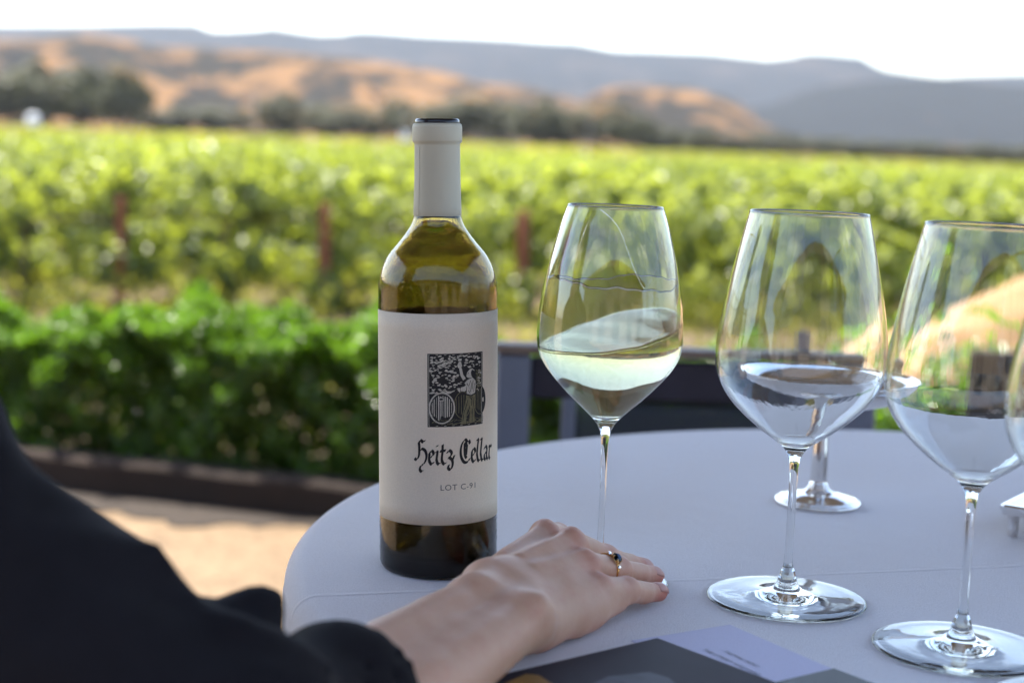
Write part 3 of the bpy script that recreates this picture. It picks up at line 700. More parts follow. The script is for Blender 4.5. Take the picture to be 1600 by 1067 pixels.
# ------------------------------------------------------------------ table and cloth
tb = empty('round_table', (*TC, 0)); tag(tb, 'round table hidden under the lavender grey cloth', 'table')
lathe_obj('tabletop', [(0, .715), (.53, .715), (.53, .745), (0, .745)], M['wood'], tb, 64, False)
lathe_obj('pedestal', [(0, 0.0), (.26, 0), (.26, .02), (.05, .05), (.04, .10), (.04, .714), (0, .714)], M['frame'], tb, 32)
def tablecloth():
    prof = [(r, TZ) for r in np.linspace(0, TR - .016, 40)]
    for g_ in np.linspace(0, 90, 12)[1:]: prof.append((TR - .016 + .016 * math.sin(R_(g_)), TZ - .016 + .016 * math.cos(R_(g_))))
    zs = np.linspace(TZ - .02, .03, 40)
    for z in zs: prof.append((TR, z))
    n = 360; V, F = lathe(prof, n); V = V.reshape(len(prof), n, 3); a = np.linspace(0, 2 * np.pi, n, endpoint=False)
    for j in range(len(prof)):
        d = max(0, TZ - .016 - prof[j][1])
        k = d * .16 * (.5 + .5 * np.sin(a * 11 + .8 * np.sin(a * 3))) ** 1.4 - d * .03
        # tight pull wrinkles just under the edge
        k = k + .0022 * np.exp(-((d - .03) / .03) ** 2) * np.sin(a * 74 + 3 * np.sin(a * 5)) * (d > 0)
        V[j, :, 0] *= (TR + k) / TR if d > 0 else 1; V[j, :, 1] *= (TR + k) / TR if d > 0 else 1
    o = link('tablecloth', np_mesh('tablecloth', V.reshape(-1, 3), F[:, ::-1]), M['cloth']); o.location = (*TC, 0)
    return tag(o, 'smooth lavender grey cloth fitted over the round table', 'tablecloth')
tablecloth()

# ------------------------------------------------------------------ wine bottle
mm = .001
def bottle():
    p = onz(685, 884, TZ); root = empty('wine_bottle', (p[0], p[1], TZ + .0004)); root.rotation_euler = (0, R_(-2.0), 0); root.scale = (1.008, 1.008, 1.0)
    tag(root, 'olive green wine bottle with a cream label and grey capsule', 'bottle')
    out = [(0, 5), (20, 3.5), (30, 1.2), (34, .3), (37.4, 1.2), (39.3, 4.0), (39.8, 8), (39.9, 14), (39.9, 20), (39.9, 100), (39.9, 180), (39.9, 188), (39.8, 193), (39.2, 198.7), (36.7, 206.8), (32.4, 214.8), (26.8, 221.6), (21.5, 228.4), (18.0, 233.9), (16.1, 239.4), (15.4, 245), (14.9, 262), (14.7, 288), (15.2, 290), (15.2, 299), (14.2, 304)]
    inn = [(9.2, 304), (9.4, 290), (10.5, 262), (11.4, 244), (13.2, 238.5), (15.2, 233.5), (18.6, 227.4), (23.8, 220.6), (29.4, 213.2), (33.7, 205.6), (36.2, 198), (36.7, 192), (36.8, 186), (36.8, 100), (36.8, 20), (35.5, 13), (31, 10), (22, 14), (10, 26), (0, 30)]
    po = spline(out[3:], 5); pi = spline(inn, 5)
    prof = np.concatenate([[(0, 27), (10, 22)], spline([(20, 9), (29, 2), (34, .3)], 4)[:-1], po, pi]) * mm
    lathe_obj('glass_body', prof, M['bottle'], root, 128)
    pw = pi[:int(np.argmax((pi[:, 1] < 14) & (pi[:, 0] < 36)))]
    ri = lambda z: np.interp(z, pw[::-1, 1], pw[::-1, 0])
    lv = 170.0; zs = np.linspace(20, lv, 60)
    wl = [(0, 29.7), (10, 25.7), (22, 13.7), (31, 9.7), (35.7, 12.7)] + [(float(ri(z)) + .25, z) for z in zs] + [(float(ri(lv)) * .6, lv), (0, lv)]
    lathe_obj('wine', np.array(wl) * mm, M['bwine'], root, 96)
    cap = [(15.75, 240.6), (15.95, 241), (15.9, 246), (15.35, 264), (15.1, 287.2), (15.2, 288.6), (16.2, 289.6), (16.45, 290.6), (16.45, 299.4), (16.1, 301.0), (15.2, 301.9), (14.6, 302.0), (14.4, 301.5)]
    c_ = lathe_obj('capsule', np.array(cap) * mm, M['capsule'], root, 96)
    mb = MB(); V = []
    sa = R_(-50 + 2.4)
    mb.tube([((r + .02) * math.sin(sa) * mm, -(r + .02) * math.cos(sa) * mm, z * mm) for r, z in [(15.95, 241), (15.9, 246), (15.35, 264), (15.1, 287)]], .00022, 6); mb.build('seam', M['capsule'], c_, True)
    lathe_obj('lip', np.array([(14.5, 300.5), (14.75, 302.4), (14.5, 304.2), (13.6, 304.9), (11.5, 304.9), (10.8, 304.0), (10.4, 302.6), (0, 302.4)]) * mm, M['lip'], root, 64)
    # condensation: small beads on the glass
    Vs = []; Fs = []; b0 = 0
    for k in range(420):
        ph = rng.uniform(-1.75, 1.75)
        if rng.random() < .55: z = rng.uniform(3, 36)
        elif rng.random() < .75: z = rng.uniform(181, 207)
        else: z = rng.uniform(206, 232)
        r = float(np.interp(z, po[:, 1], po[:, 0])); s = rng.uniform(.18, .55) * (1.5 if rng.random() < .06 else 1); e = rng.uniform(.9, 1.7)
        c = np.array([r * math.sin(ph), -r * math.cos(ph), z]); nrm = np.array([math.sin(ph), -math.cos(ph), 0.]); tx = np.array([math.cos(ph), math.sin(ph), 0.]); tz = np.array([0, 0, 1.])
        ringv = [c + nrm * s * .42]
        for q, hh in ((.6, .32), (1, -.05)):
            ringv += [c + (tx * math.cos(a) + tz * math.sin(a) * e) * s * q + nrm * s * hh for a in np.linspace(0, 2 * np.pi, 8, endpoint=False)]
        Vs += [v * mm for v in ringv]; Fs += [(b0, b0 + 1 + i, b0 + 1 + (i + 1) % 8) for i in range(8)]
        b0 += 17
    base = np.arange(420)[:, None] * 17
    Q = np.concatenate([base + [1 + i, 9 + i, 9 + (i + 1) % 8, 1 + (i + 1) % 8] for i in range(8)])
    d_ = link('condensation', np_mesh('condensation', Vs, [np.array(Fs), Q]), M['film'], root); d_['kind'] = 'stuff'
    # ---- label
    RL = 40.2; OFF = R_(2.4)
    def wrap(u, v, off=0.0):                       # u: arc mm from the photograph's centre line, v: height mm
        f = u / RL + OFF; return ((RL + off) * math.sin(f) * mm, -(RL + off) * math.cos(f) * mm, v * mm)
    def patch(u0, u1, v0, v1, off, nu=60, nv=12):
        V = [wrap(u0 + (u1 - u0) * i / nu, v0 + (v1 - v0) * j / nv, off) for i in range(nu + 1) for j in range(nv + 1)]
        return V, [tuple(q) for q in grid_faces(nu + 1, nv + 1)]
    mb = MB(); mb.add(*patch(R_(-81) * RL, R_(121) * RL, 38, 178.5, 0)); lab = mb.build('label', M['label'], root, True)
    md = lab.modifiers.new('thick', 'SOLIDIFY'); md.thickness = .00012; md.offset = -1
    mb = MB(); mb.add(*patch(R_(135) * RL, R_(265) * RL, 40, 176, 0)); bl = mb.build('back_label', M['label'], root, True)
    md = bl.modifiers.new('thick', 'SOLIDIFY'); md.thickness = .00012; md.offset = -1
    # engraving: coordinates of the crop (85..705, 55..965) -> label
    U0, U1 = R_(-9.2) * RL, R_(47.2) * RL; V1, V0 = 152.5, 104.0
    pic_u = lambda x: U0 + (x - 85) / 620 * (U1 - U0)
    pic_v = lambda y: V1 - (y - 55) / 910 * (V1 - V0)
    def poly(mb, pts, off):
        n = len(pts); c = np.mean(pts, 0); mb.add([wrap(pic_u(c[0]), pic_v(c[1]), off)] + [wrap(pic_u(x), pic_v(y), off) for x, y in pts], [(0, 1 + i, 1 + (i + 1) % n) for i in range(n)])
    def stroke(mb, pts, wd, off):
        pts = [np.array(p, float) for p in pts]
        for a, b in zip(pts[:-1], pts[1:]):
            d = b - a; L = np.linalg.norm(d)
            if L < 1e-6: continue
            nrm = np.array([-d[1], d[0]]) / L * wd / 2
            q = [a - nrm, b - nrm, b + nrm, a + nrm]; mb.add([wrap(pic_u(x), pic_v(y), off) for x, y in q], [(0, 1, 2, 3)])
    def ellp(cx, cy, rx, ry, rot=0, n=10, j=.2):
        o = []
        for k in range(n):
            g_ = 2 * math.pi * k / n; s = 1 + random.uniform(-j, j); x, y = rx * math.cos(g_) * s, ry * math.sin(g_) * s
            o.append((cx + x * math.cos(rot) - y * math.sin(rot), cy + x * math.sin(rot) + y * math.cos(rot)))
        return o
    mb = MB(); mb.add(*patch(U0 - 2.3, U1 + 2.3, V0 - 2.3, V1 + 2.3, .03, 30, 4)); mb.build('plate_mark', M['label'], lab, True)
    mb = MB(); mb.add(*patch(U0, U1, V0, V1, .07, 30, 4)); art = mb.build('engraving', M['black_ink'], lab, True)
    lt = MB(); ol = MB(); dk = MB()
    for a, b in (((97, 70), (693, 70)), ((97, 950), (693, 950)), ((99, 70), (99, 950)), ((691, 70), (691, 950))): stroke(lt, [np.array(a) + (np.array(b) - a) * t for t in np.linspace(0, 1, 8)], 5, .11)
    for k in range(300):                            # broken stone wall behind the cellar man
        x, y = random.uniform(112, 680), random.uniform(82, 545)
        if 400 < x < 470 and 110 < y < 400 or 460 < x < 620 and y > 240: continue
        s = random.uniform(.5, 1.25); poly(lt, ellp(x, y, 17 * s, 8.5 * s, random.uniform(-.45, .3), 7, .35), .11)
    for k in range(70):
        x, y = random.uniform(610, 685), random.uniform(280, 480); poly(ol, ellp(x, y, 9, 5, random.uniform(-.5, .5), 6, .4), .11)
    for k in range(60):
        x, y = random.uniform(110, 680), random.uniform(895, 940); stroke(ol, [(x, y), (x + random.uniform(20, 60), y - random.uniform(0, 9))], random.uniform(3, 7), .11)
    for (cx, cy, rx, ry, mbb, st_) in ((450, 700, 90, 165, ol, .13), (665, 660, 80, 175, ol, .13), (232, 730, 128, 188, lt, .15)):
        poly(dk, ellp(cx, cy, rx + 8, ry + 8, 0, 28, 0), st_ - .015)
        pts = [(cx + rx * math.cos(g_), cy + ry * math.sin(g_)) for g_ in np.linspace(0, 2 * np.pi, 40)]
        pts = [p_ for p_ in pts if 100 < p_[0] < 692]; stroke(mbb, pts, 15 if mbb is lt else 8, st_)
        for q in np.linspace(-.78, .78, 10 if mbb is lt else 6):
            h_ = math.sqrt(1 - q * q) * ry * .86; x = cx + q * rx
            if x < 104 or x > 686: continue
            stroke(mbb, [(x, cy - h_ * random.uniform(.85, 1)), (x + random.uniform(-3, 3), cy), (x, cy + h_ * random.uniform(.75, 1))], random.uniform(5, 13) if mbb is lt else 6, st_)
    pts = [(232 + 112 * math.cos(g_), 730 + 165 * math.sin(g_)) for g_ in np.linspace(0, 2 * np.pi, 40)]; stroke(dk, pts, 7, .165)
    poly(lt, [(200, 598), (250, 598), (250, 640), (200, 640)], .17); poly(dk, [(207, 606), (243, 606), (243, 630), (207, 630)], .18); poly(dk, ellp(232, 850, 15, 30, 0, 10, .2), .17)
    for x in range(160, 690, 22): stroke(ol, [(x, 880 + random.uniform(-5, 20)), (x + 30, 872 + random.uniform(-5, 20))], 4, .16)
    man_l = [[(500, 470), (470, 430), (500, 395), (565, 365), (605, 410), (606, 480), (598, 560), (548, 582), (495, 562)],
             [(455, 395), (425, 330), (412, 240), (440, 238), (456, 320), (486, 372)],
             [(500, 440), (470, 470), (430, 480), (430, 525), (470, 535), (520, 500)],
             [(432, 490), (330, 525), (240, 515), (215, 530), (300, 552), (435, 522)],
             [(492, 345), (500, 300), (530, 262), (560, 250), (590, 275), (600, 310), (585, 350), (540, 370), (510, 365)],
             [(398, 125), (440, 122), (436, 150), (402, 150)], [(408, 160), (432, 160), (445, 215), (430, 240), (400, 235), (392, 205)]]
    for q in man_l: poly(dk, [tuple(np.mean(q, 0) + (np.array(a) - np.mean(q, 0)) * 1.16) for a in q], .185); poly(lt, q, .20)
    for q in ([(545, 300), (560, 268), (598, 290), (604, 340), (575, 372), (552, 345)],): poly(dk, q, .22)
    for q in [[(492, 585), (598, 582), (606, 640), (590, 750), (592, 925), (525, 935), (535, 760), (528, 700), (500, 800), (485, 940), (432, 942), (450, 800), (480, 680)]]:
        for tri in ([q[0], q[1], q[2], q[3], q[7], q[12]], [q[3], q[4], q[5], q[6], q[7]], [q[12], q[7], q[8], q[9], q[10], q[11]]): poly(ol, tri, .20)
    for a, b in (((545, 400), (520, 470)), ((575, 400), (560, 520)), ((590, 440), (580, 550)), ((515, 520), (540, 570)), ((520, 300), (508, 318)), ((560, 420), (540, 545))): stroke(dk, [a, b], 6, .22)
    for a, b in (((560, 600), (552, 720)), ((470, 760), (452, 900)), ((565, 760), (560, 920)), ((510, 640), (480, 760)), ((585, 620), (575, 730)), ((530, 600), (560, 650))): stroke(dk, [a, b], 7, .22)
    lt.build('engraved_lights', M['ink_light'], art); ol.build('engraved_tints', M['ink_olive'], art); dk.build('engraved_lines', M['black_ink'], art)
    # ---- black-letter name, drawn with a broad nib
    G = {'H': [[(.95, 1.72), (.78, 1.58), (.55, 1.72), (.36, 1.50)], [(.38, 1.58), (.42, 1.05), (.30, .45), (.10, .30), (-.02, .42)], [(.44, .92), (.62, 1.10), (.92, 1.02), (1.08, .72), (1.04, .35), (.80, .02), (.55, -.12), (.46, -.38), (.62, -.52), (.76, -.42)]],
         'e': [[(.14, .80), (.14, .22), (.32, .02), (.54, .20)], [(.14, .80), (.36, 1.0), (.52, .78), (.20, .48)]],
         'i': [[(.04, .84), (.20, .96), (.20, .16), (.36, .02), (.46, .14)], [(.18, 1.28), (.27, 1.38)]],
         't': [[(.22, 1.42), (.20, .95), (.20, .16), (.36, .02), (.50, .14)], [(.0, .95), (.46, 1.0)]],
         'z': [[(.04, .80), (.26, 1.0), (.48, .82), (.26, .50), (.14, .46)], [(.26, .50), (.52, .30), (.54, -.12), (.34, -.38), (.14, -.25), (.22, -.02)], [(.56, .30), (.72, .62)]],
         'C': [[(1.06, 1.36), (.96, 1.60), (.80, 1.50), (.60, 1.70), (.30, 1.48), (.12, 1.0), (.20, .40), (.52, .06), (.84, .10), (1.04, .32)], [(.52, 1.45), (.50, .95), (.58, .50), (.70, .36)], [(.60, 1.52), (.74, 1.20), (.66, .60)], [(.92, 1.42), (.99, 1.48)]],
         'l': [[(.06, 1.50), (.18, 1.62), (.18, .16), (.34, .02), (.44, .14)]],
         'a': [[(.10, .80), (.34, 1.0), (.50, .88), (.50, .16), (.66, .02), (.74, .12)], [(.48, .56), (.18, .44), (.14, .16), (.30, .02), (.50, .22)]],
         'r': [[(.04, .86), (.18, .96), (.18, .06), (.30, .0)], [(.18, .74), (.44, .98), (.56, .82)]]}
    adv = {'H': 1.22, 'e': .62, 'i': .50, 't': .56, 'z': .80, 'C': 1.14, 'l': .46, 'a': .76, 'r': .60, ' ': .42}
    txt = 'Heitz Cellar'; tot = sum(adv[c] for c in txt); u0, u1 = R_(-21.5) * RL, R_(62.5) * RL; sx = (u1 - u0) / tot; sy = 9.4; vb = 79.0
    mb = MB(); x = 0.0; nib = np.array([math.cos(R_(38)), math.sin(R_(38))]) * .088
    for c in txt:
        for st_ in G.get(c, []):
            q = spline(st_, 4) if len(st_) > 3 else np.array(st_, float)
            for a, b in zip(q[:-1], q[1:]):
                d = (b - a); a = a - d * .08; b = b + d * .08
                nn = np.array([-d[1], d[0]]); nn = nn / (np.linalg.norm(nn) + 1e-9) * .042; nn = nn if nn @ nib > 0 else -nn
                P4 = [a - nib - nn, a + nib + nn, b + nib + nn, b - nib - nn]
                mb.add([wrap(u0 + (x + e[0]) * sx, vb + e[1] * sy, .08) for e in P4], [(0, 1, 2, 3)])
        x += adv[c]
    mb.build('lettering', M['black_ink'], lab)
    tu, tF = text_mesh('LOT C-91'); tu = tu - tu.min(0); wd = tu[:, 0].max(); a0, a1 = R_(2.8) * RL, R_(38.0) * RL
    mb = MB(); mb.add([wrap(a0 + p_[0] / wd * (a1 - a0), 61.6 + p_[1] * 5.4 , .08) for p_ in tu], tF); mb.build('lot_number', M['grey_ink'], lab)
    return root
def text_mesh(body, shear=0.0, space=1.1):
    cu = bpy.data.curves.new('t', 'FONT'); cu.body = body; cu.shear = shear; cu.space_character = space; cu.resolution_u = 3
    o = bpy.data.objects.new('t', cu); SC.collection.objects.link(o); dg = bpy.context.evaluated_depsgraph_get(); dg.update()
    me = bpy.data.meshes.new_from_object(o.evaluated_get(dg)); V = np.array([v.co[:2] for v in me.vertices]); F = [tuple(p.vertices) for p in me.polygons]
    bpy.data.objects.remove(o); bpy.data.meshes.remove(me); bpy.data.curves.remove(cu); return V, F
bottle()

# ------------------------------------------------------------------ wine glasses
def inner_of(bowl, t_rim, t_low, zb, z_wide):
    P = np.array(bowl); T = np.gradient(P, axis=0); T /= np.linalg.norm(T, axis=1, keepdims=True); N = np.stack([-T[:, 1], T[:, 0]], 1)
    t = t_rim + (t_low - t_rim) * np.clip((z_wide - P[:, 1]) / 42, 0, 1); Q = P + N * t[:, None]
    Q = Q[(Q[:, 1] > zb + 1.2) & (Q[:, 0] > 3)]; return Q
def wine_glass(name, foot, stem, bowl, zb, z_wide, loc, tlow=1.6):
    root = empty(name, loc)
    f = spline(foot, 5); s = spline(stem, 6); b = spline(bowl, 7); Q = inner_of(b, .85, tlow, zb, z_wide)
    lathe_obj('foot', f * mm, M['glass'], root, 128); lathe_obj('stem', s * mm, M['glass'], root, 48)
    rim = [(b[-1][0] - .12, b[-1][1] + .28), (b[-1][0] - .42, b[-1][1] + .42), (Q[-1][0] + .14, b[-1][1] + .28)]
    r0, z0 = Q[0]; bot = spline([(r0, z0), (r0 * .72, zb + (z0 - zb) * .42), (r0 * .38, zb + .25), (0, zb)], 4)[1:]
    prof = np.concatenate([b, rim, Q[::-1], bot])
    lathe_obj('bowl', prof * mm, M['glass'], root, 160)
    inner = np.concatenate([Q[::-1], bot])[::-1]
    return root, inner
FOOT = lambda r: [(0, .9), (20, .9), (r - 4, .4), (r - .6, .7), (r, 1.3), (r - .4, 2.1), (r - 3.5, 2.7), (r * .68, 3.6), (r * .42, 5.0), (r * .27, 6.8), (9.6, 8.6), (7.4, 11.0), (6.2, 14.0)]
STEM = [(6.2, 14.0), (5.2, 18), (4.5, 20.5), (3.9, 21.6), (3.2, 24), (2.85, 28), (2.65, 40), (2.6, 60), (2.7, 80), (2.95, 88), (3.7, 94), (4.8, 97)]
BIG = [(4.8, 97), (6.6, 100), (9.6, 103.2), (14, 106.5), (21, 111.3), (29, 117.6), (37, 124.6), (43.6, 131.5), (49, 139.2), (53, 148), (54.8, 158), (54.6, 168), (53, 182), (49.4, 203), (44.6, 226), (40.6, 243), (37.8, 254)]
p = onz(1228, 938, TZ)
g2, in2 = wine_glass('wine_glass', FOOT(52), STEM, BIG, 106.0, 150, (p[0], p[1], TZ + .0003))
tag(g2, 'empty wine glass standing in front of the silver pedestal dish', 'wine glass', 'wine glasses on the round table')
def copy_tree(o):
    c = o.copy(); SC.collection.objects.link(c)
    for k in o.children:
        d = k.copy(); SC.collection.objects.link(d); d.parent = c
    return c
p = onz(1500, 1016, TZ); g3 = copy_tree(g2); g3.location = (p[0], p[1], TZ + .0003); g3.rotation_euler = (0, 0, 1.0)
g3['label'] = 'empty wine glass at the right whose foot is cut by the bottom corner'
p = onz(1700, 1112, TZ); g4 = copy_tree(g2); g4.location = (p[0], p[1], TZ + .0003); g4.rotation_euler = (0, 0, 2.3)
g4['label'] = 'blurred empty wine glass nearest the camera, only its bowl edge showing'
SMALL_STEM = [(6.2, 14.0), (5.0, 18), (4.2, 20.5), (3.4, 22), (2.8, 25), (2.4, 30), (2.2, 45), (2.2, 70), (2.35, 90), (2.7, 97), (3.6, 103), (4.9, 106)]
SMALL = [(4.9, 106), (6.6, 109), (8.6, 111.3), (15.5, 118), (24, 125.5), (31.5, 132.8), (38.4, 140.2), (44, 147.4), (47.6, 154), (49.3, 163), (49.3, 173), (48.3, 187), (45.9, 203), (40, 228), (36, 242), (32.2, 252.6)]
GP = onz(935, 911, TZ)
g1, in1 = wine_glass('wine_glass', FOOT(48), SMALL_STEM, SMALL, 114.5, 158, (GP[0], GP[1], TZ + .0003), 1.5)
g1.scale = (.972, .972, 1.0)
tag(g1, 'wine glass holding pale white wine swirled up its side', 'wine glass', 'wine glasses on the round table')
def wine_in(root, inner):
    zr = inner[:, 1]; rr = inner[:, 0]; o_ = np.argsort(zr); rin = lambda z: np.interp(z, zr[o_], rr[o_])
    n = 128; a = np.linspace(0, 2 * np.pi, n, endpoint=False); zb = zr.min() - .25
    def surf(x, y):
        q = x / 48; return 169.5 + 11.0 * q + .3 * np.sin(q * 2.6) + 6.0 * (y / 48) + 4.0 * q * (y / 48) + .9 * (q * q - .3) + .25 * np.sin(x * .22 + y * .13)
    zs = np.full(n, 164.)
    for _ in range(8): zs = surf(rin(zs) * np.cos(a), rin(zs) * np.sin(a))
    V = [(0, 0, zb)]; rows = 46
    for i in range(1, rows + 1):
        t = (i / rows) ** 1.3
        for k in range(n):
            z = zb + (zs[k] - zb) * t; r = rin(max(z, zr.min())) + (.28 if i > 2 else .28); V.append((r * math.cos(a[k]), r * math.sin(a[k]), z))
    R0 = rin(zs)
    caps = 22
    for j in range(1, caps):
        f_ = 1 - j / caps
        for k in range(n):
            x, y = R0[k] * f_ * math.cos(a[k]), R0[k] * f_ * math.sin(a[k]); edge = math.exp(-(1 - f_) * R0[k] / 1.6) * .7
            V.append((x, y, surf(x, y) + edge))
    V.append((0, 0, surf(0, 0))); T = rows + caps - 1
    F3 = [(0, 1 + (k + 1) % n, 1 + k) for k in range(n)] + [(len(V) - 1, 1 + (T - 1) * n + k, 1 + (T - 1) * n + (k + 1) % n) for k in range(n)]
    F4 = [(1 + i * n + k, 1 + i * n + (k + 1) % n, 1 + (i + 1) * n + (k + 1) % n, 1 + (i + 1) * n + k) for i in range(T - 1) for k in range(n)]
    link('wine', np_mesh('wine', np.array(V) * mm, [np.array(F3), np.array(F4)]), M['wine'], root)
    # thin film the swirl has left on the wall
    zt = 204 + 2.2 * np.sin(a * 2 + .6) + 1.0 * np.sin(a * 5 + 2) + .5 * np.sin(a * 11) + .4 * np.sin(a * 23); zl = zs - 1.5; m_ = 26; V = []
    for off in (.03, -.15):
        for i in range(m_ + 1):
            t = i / m_
            for k in range(n):
                z = zl[k] + (zt[k] - zl[k]) * t; o2 = -.04 + off * min(1, (1 - t) / .45, 3 * t) * (1 + .3 * math.sin(a[k] * 9 + t * 5)) if off < 0 else -.03; r = rin(z) + o2; V.append((r * math.cos(a[k]), r * math.sin(a[k]), z))
    F = [(i * n + k, i * n + (k + 1) % n, (i + 1) * n + (k + 1) % n, (i + 1) * n + k) for i in range(m_) for k in range(n)]; q = (m_ + 1) * n
    F += [(q + i * n + k, q + (i + 1) * n + k, q + (i + 1) * n + (k + 1) % n, q + i * n + (k + 1) % n) for i in range(m_) for k in range(n)]
    F += [(m_ * n + k, m_ * n + (k + 1) % n, q + m_ * n + (k + 1) % n, q + m_ * n + k) for k in range(n)] + [(k, q + k, q + (k + 1) % n, (k + 1) % n) for k in range(n)]
    link('wine_film', np_mesh('wine_film', np.array(V) * mm, np.array(F)), M['wfilm'], root)
    # wet streaks the swirl has left on the wall
    mb = MB()
    def streak(path, rad):
        q = spline(path, 8); pts = []
        for x, z in q:
            r = rin(z) + .02; x = max(-r * .98, min(r * .98, x)); y = math.sqrt(max(r * r - x * x, 0)); pts.append((x * mm, y * mm, z * mm))
        mb.tube(pts, [rad * mm * (.75 + .5 * random.random()) for _ in pts], 6)
    streak([(-14, 251), (-6, 247), (4, 238), (12, 222), (19, 206), (25, 196)], .2)
    streak([(27, 196), (31, 207), (33, 214), (31, 224), (32, 235)], .14)
    streak([(-26, 196), (-25, 210), (-22, 224), (-17, 240)], .16); streak([(-30, 198), (-29, 215), (-27, 228)], .1)
    mb.build('wine_streaks', M['film'], root, True)
wine_in(g1, in1)

# ------------------------------------------------------------------ silver dish, tray
p = onz(1277, 786, TZ)
root = empty('pedestal_dish', (p[0], p[1], TZ + .0003)); tag(root, 'polished silver dish on a slender pedestal foot', 'dish')
lathe_obj('base', spline([(0, 0), (35.2, 0), (35.2, 0), (36.0, 1.2), (35.4, 3.0), (33.6, 3.6), (33.2, 4.6), (30, 5.8), (20, 8.6), (11, 11.4), (9.4, 13.2)], 4) * mm, M['silver'], root, 96)
lathe_obj('stem', spline([(9.4, 13.2), (9.2, 14.4), (8.0, 15.4), (8.3, 17), (7.7, 18.2), (7.4, 22), (6.9, 40), (6.0, 60), (5.8, 72), (7.0, 80), (10, 84)], 5) * mm, M['silver'], root, 64)
lathe_obj('bowl', spline([(10, 84), (30, 85), (50, 87.5), (64, 93), (70.5, 100), (73, 106), (73.8, 107.4), (73, 108), (71.6, 106.8), (68, 99.6), (62, 95), (48, 90.5), (20, 88.5), (0, 88)], 5) * mm, M['silver'], root, 128)
p = onz(1588, 831, TZ)
root = empty('silver_tray', (p[0], p[1], TZ + .0003), -.62); tag(root, 'silver tray on stubby feet cut off by the right edge', 'tray')
mb = MB(); mb.box((.12, .05, .0195), (.25, .15, .004), bev=.0018); mb.box((.12, -.024, .023), (.25, .006, .006), bev=.002); mb.box((-.004, .05, .023), (.006, .15, .006), bev=.002); mb.box((.244, .05, .023), (.006, .15, .006), bev=.002); mb.box((.12, .124, .023), (.25, .006, .006), bev=.002); mb.build('plate', M['silver'], root)
for x in (.002, .238):
    for y in (-.016, .116):
        q = lathe_obj('leg', spline([(0, 0), (3.6, 0), (3.6, 0), (4.0, 1), (4.2, 10), (4.6, 14), (5.6, 17.4)], 4) * mm, M['silver'], root, 24); q.location = (x, y, 0)

# ------------------------------------------------------------------ menu cards
def vec2(a, b): d = np.array(b[:2]) - np.array(a[:2]); return d / np.linalg.norm(d)
def card(name, apex, e1, e2, L1, L2, z, th, m, label, cat):
    c = np.array(apex[:2]); root = empty(name, (c[0], c[1], z)); tag(root, label, cat)
    V = [(0, 0), tuple(e1 * L1), tuple(e1 * L1 + e2 * L2), tuple(e2 * L2)]
    mb = MB(); mb.add([(x, y, h) for h in (0, th) for x, y in V], [(3, 2, 1, 0), (4, 5, 6, 7), (0, 1, 5, 4), (1, 2, 6, 5), (2, 3, 7, 6), (3, 0, 4, 7)])
    o = mb.build('sheet', m, root); 
    # outward normals
    import bmesh
    bm = bmesh.new(); bm.from_mesh(o.data); bmesh.ops.recalc_face_normals(bm, faces=bm.faces); bm.to_mesh(o.data); bm.free(); return root
A = onz(1027, 997, TZ + .004); e1 = vec2(A, onz(793, 1052, TZ + .004)); e2 = vec2(A, onz(1225, 1065, TZ + .004)); e2 = e2 - e1 * e1.dot(e2); e2 /= np.linalg.norm(e2)
P0 = onz(1140, 975, TZ + .001); f1 = vec2(P0, onz(1047, 997, TZ + .001)); f2 = vec2(P0, onz(1305, 1046, TZ + .001)); f1 = f1 - f2 * f1.dot(f2); f1 /= np.linalg.norm(f1)
pc_ = card('menu_sheet', P0, f1, f2, .075, .15, TZ + .0006, .0004, M['sheet'], 'lavender paper menu sheet printed with small dark lines', 'menu')
dc = card('menu_folder', A, e1, e2, .185, .145, TZ + .0018, .0026, M['card'], 'dark plum menu folder lying beside the hand and forearm', 'folder')
B = onz(1303, 1046, TZ + .003)
card('menu_folder', B, vec2(B, onz(1235, 1062, TZ + .003)), vec2(B, onz(1345, 1062, TZ + .003)), .14, .10, TZ + .0018, .0022, M['card2'], 'dark teal menu folder at the bottom right over the lavender sheet', 'folder')
def lines(body, px, py, width, hgt, shear=0.0):
    c = onz(px, py, TZ + .0012)[:2] - np.array(pc_.location[:2]); tu, tF = text_mesh(body, shear); tu = tu - [tu[:, 0].mean() * 0 + (tu[:, 0].max() + tu[:, 0].min()) / 2, tu[:, 1].min()]; wd = tu[:, 0].max() - tu[:, 0].min(); th = tu[:, 1].max()
    mb = MB(); mb.add([(*(c + f2 * (q[0] / wd * width) - f1 * (q[1] / th * hgt)), .0006) for q in tu], tF); mb.build('printed_line', M['grey_ink'], pc_)
lines('TASTING MENU', 1155, 1029, .030, .0033); lines('THE STREET VINEYARD', 1139, 1034, .050, .0033); lines('Lunch 2', 1120, 1037, .018, .0034, .25)
def flat(name, pts, z, m, parent):
    c = np.array([parent.location[0], parent.location[1], parent.location[2]]); V = [tuple(onz(x, y, z) - c) for x, y in pts]; mb = MB(); mb.add(V, [tuple(range(len(V)))]); o = mb.build(name, m, parent)
    if o.data.polygons[0].normal.z < 0: o.data.flip_normals()
    return o
flat('ochre_print', [(790, 1066), (822, 1052), (842, 1054), (930, 1110), (760, 1110)], TZ + .0046, M['ochre'], dc)
flat('grey_print', [(950, 1056), (1015, 1049), (1045, 1058), (1090, 1095), (960, 1110), (880, 1090)], TZ + .0046, M['print'], dc)

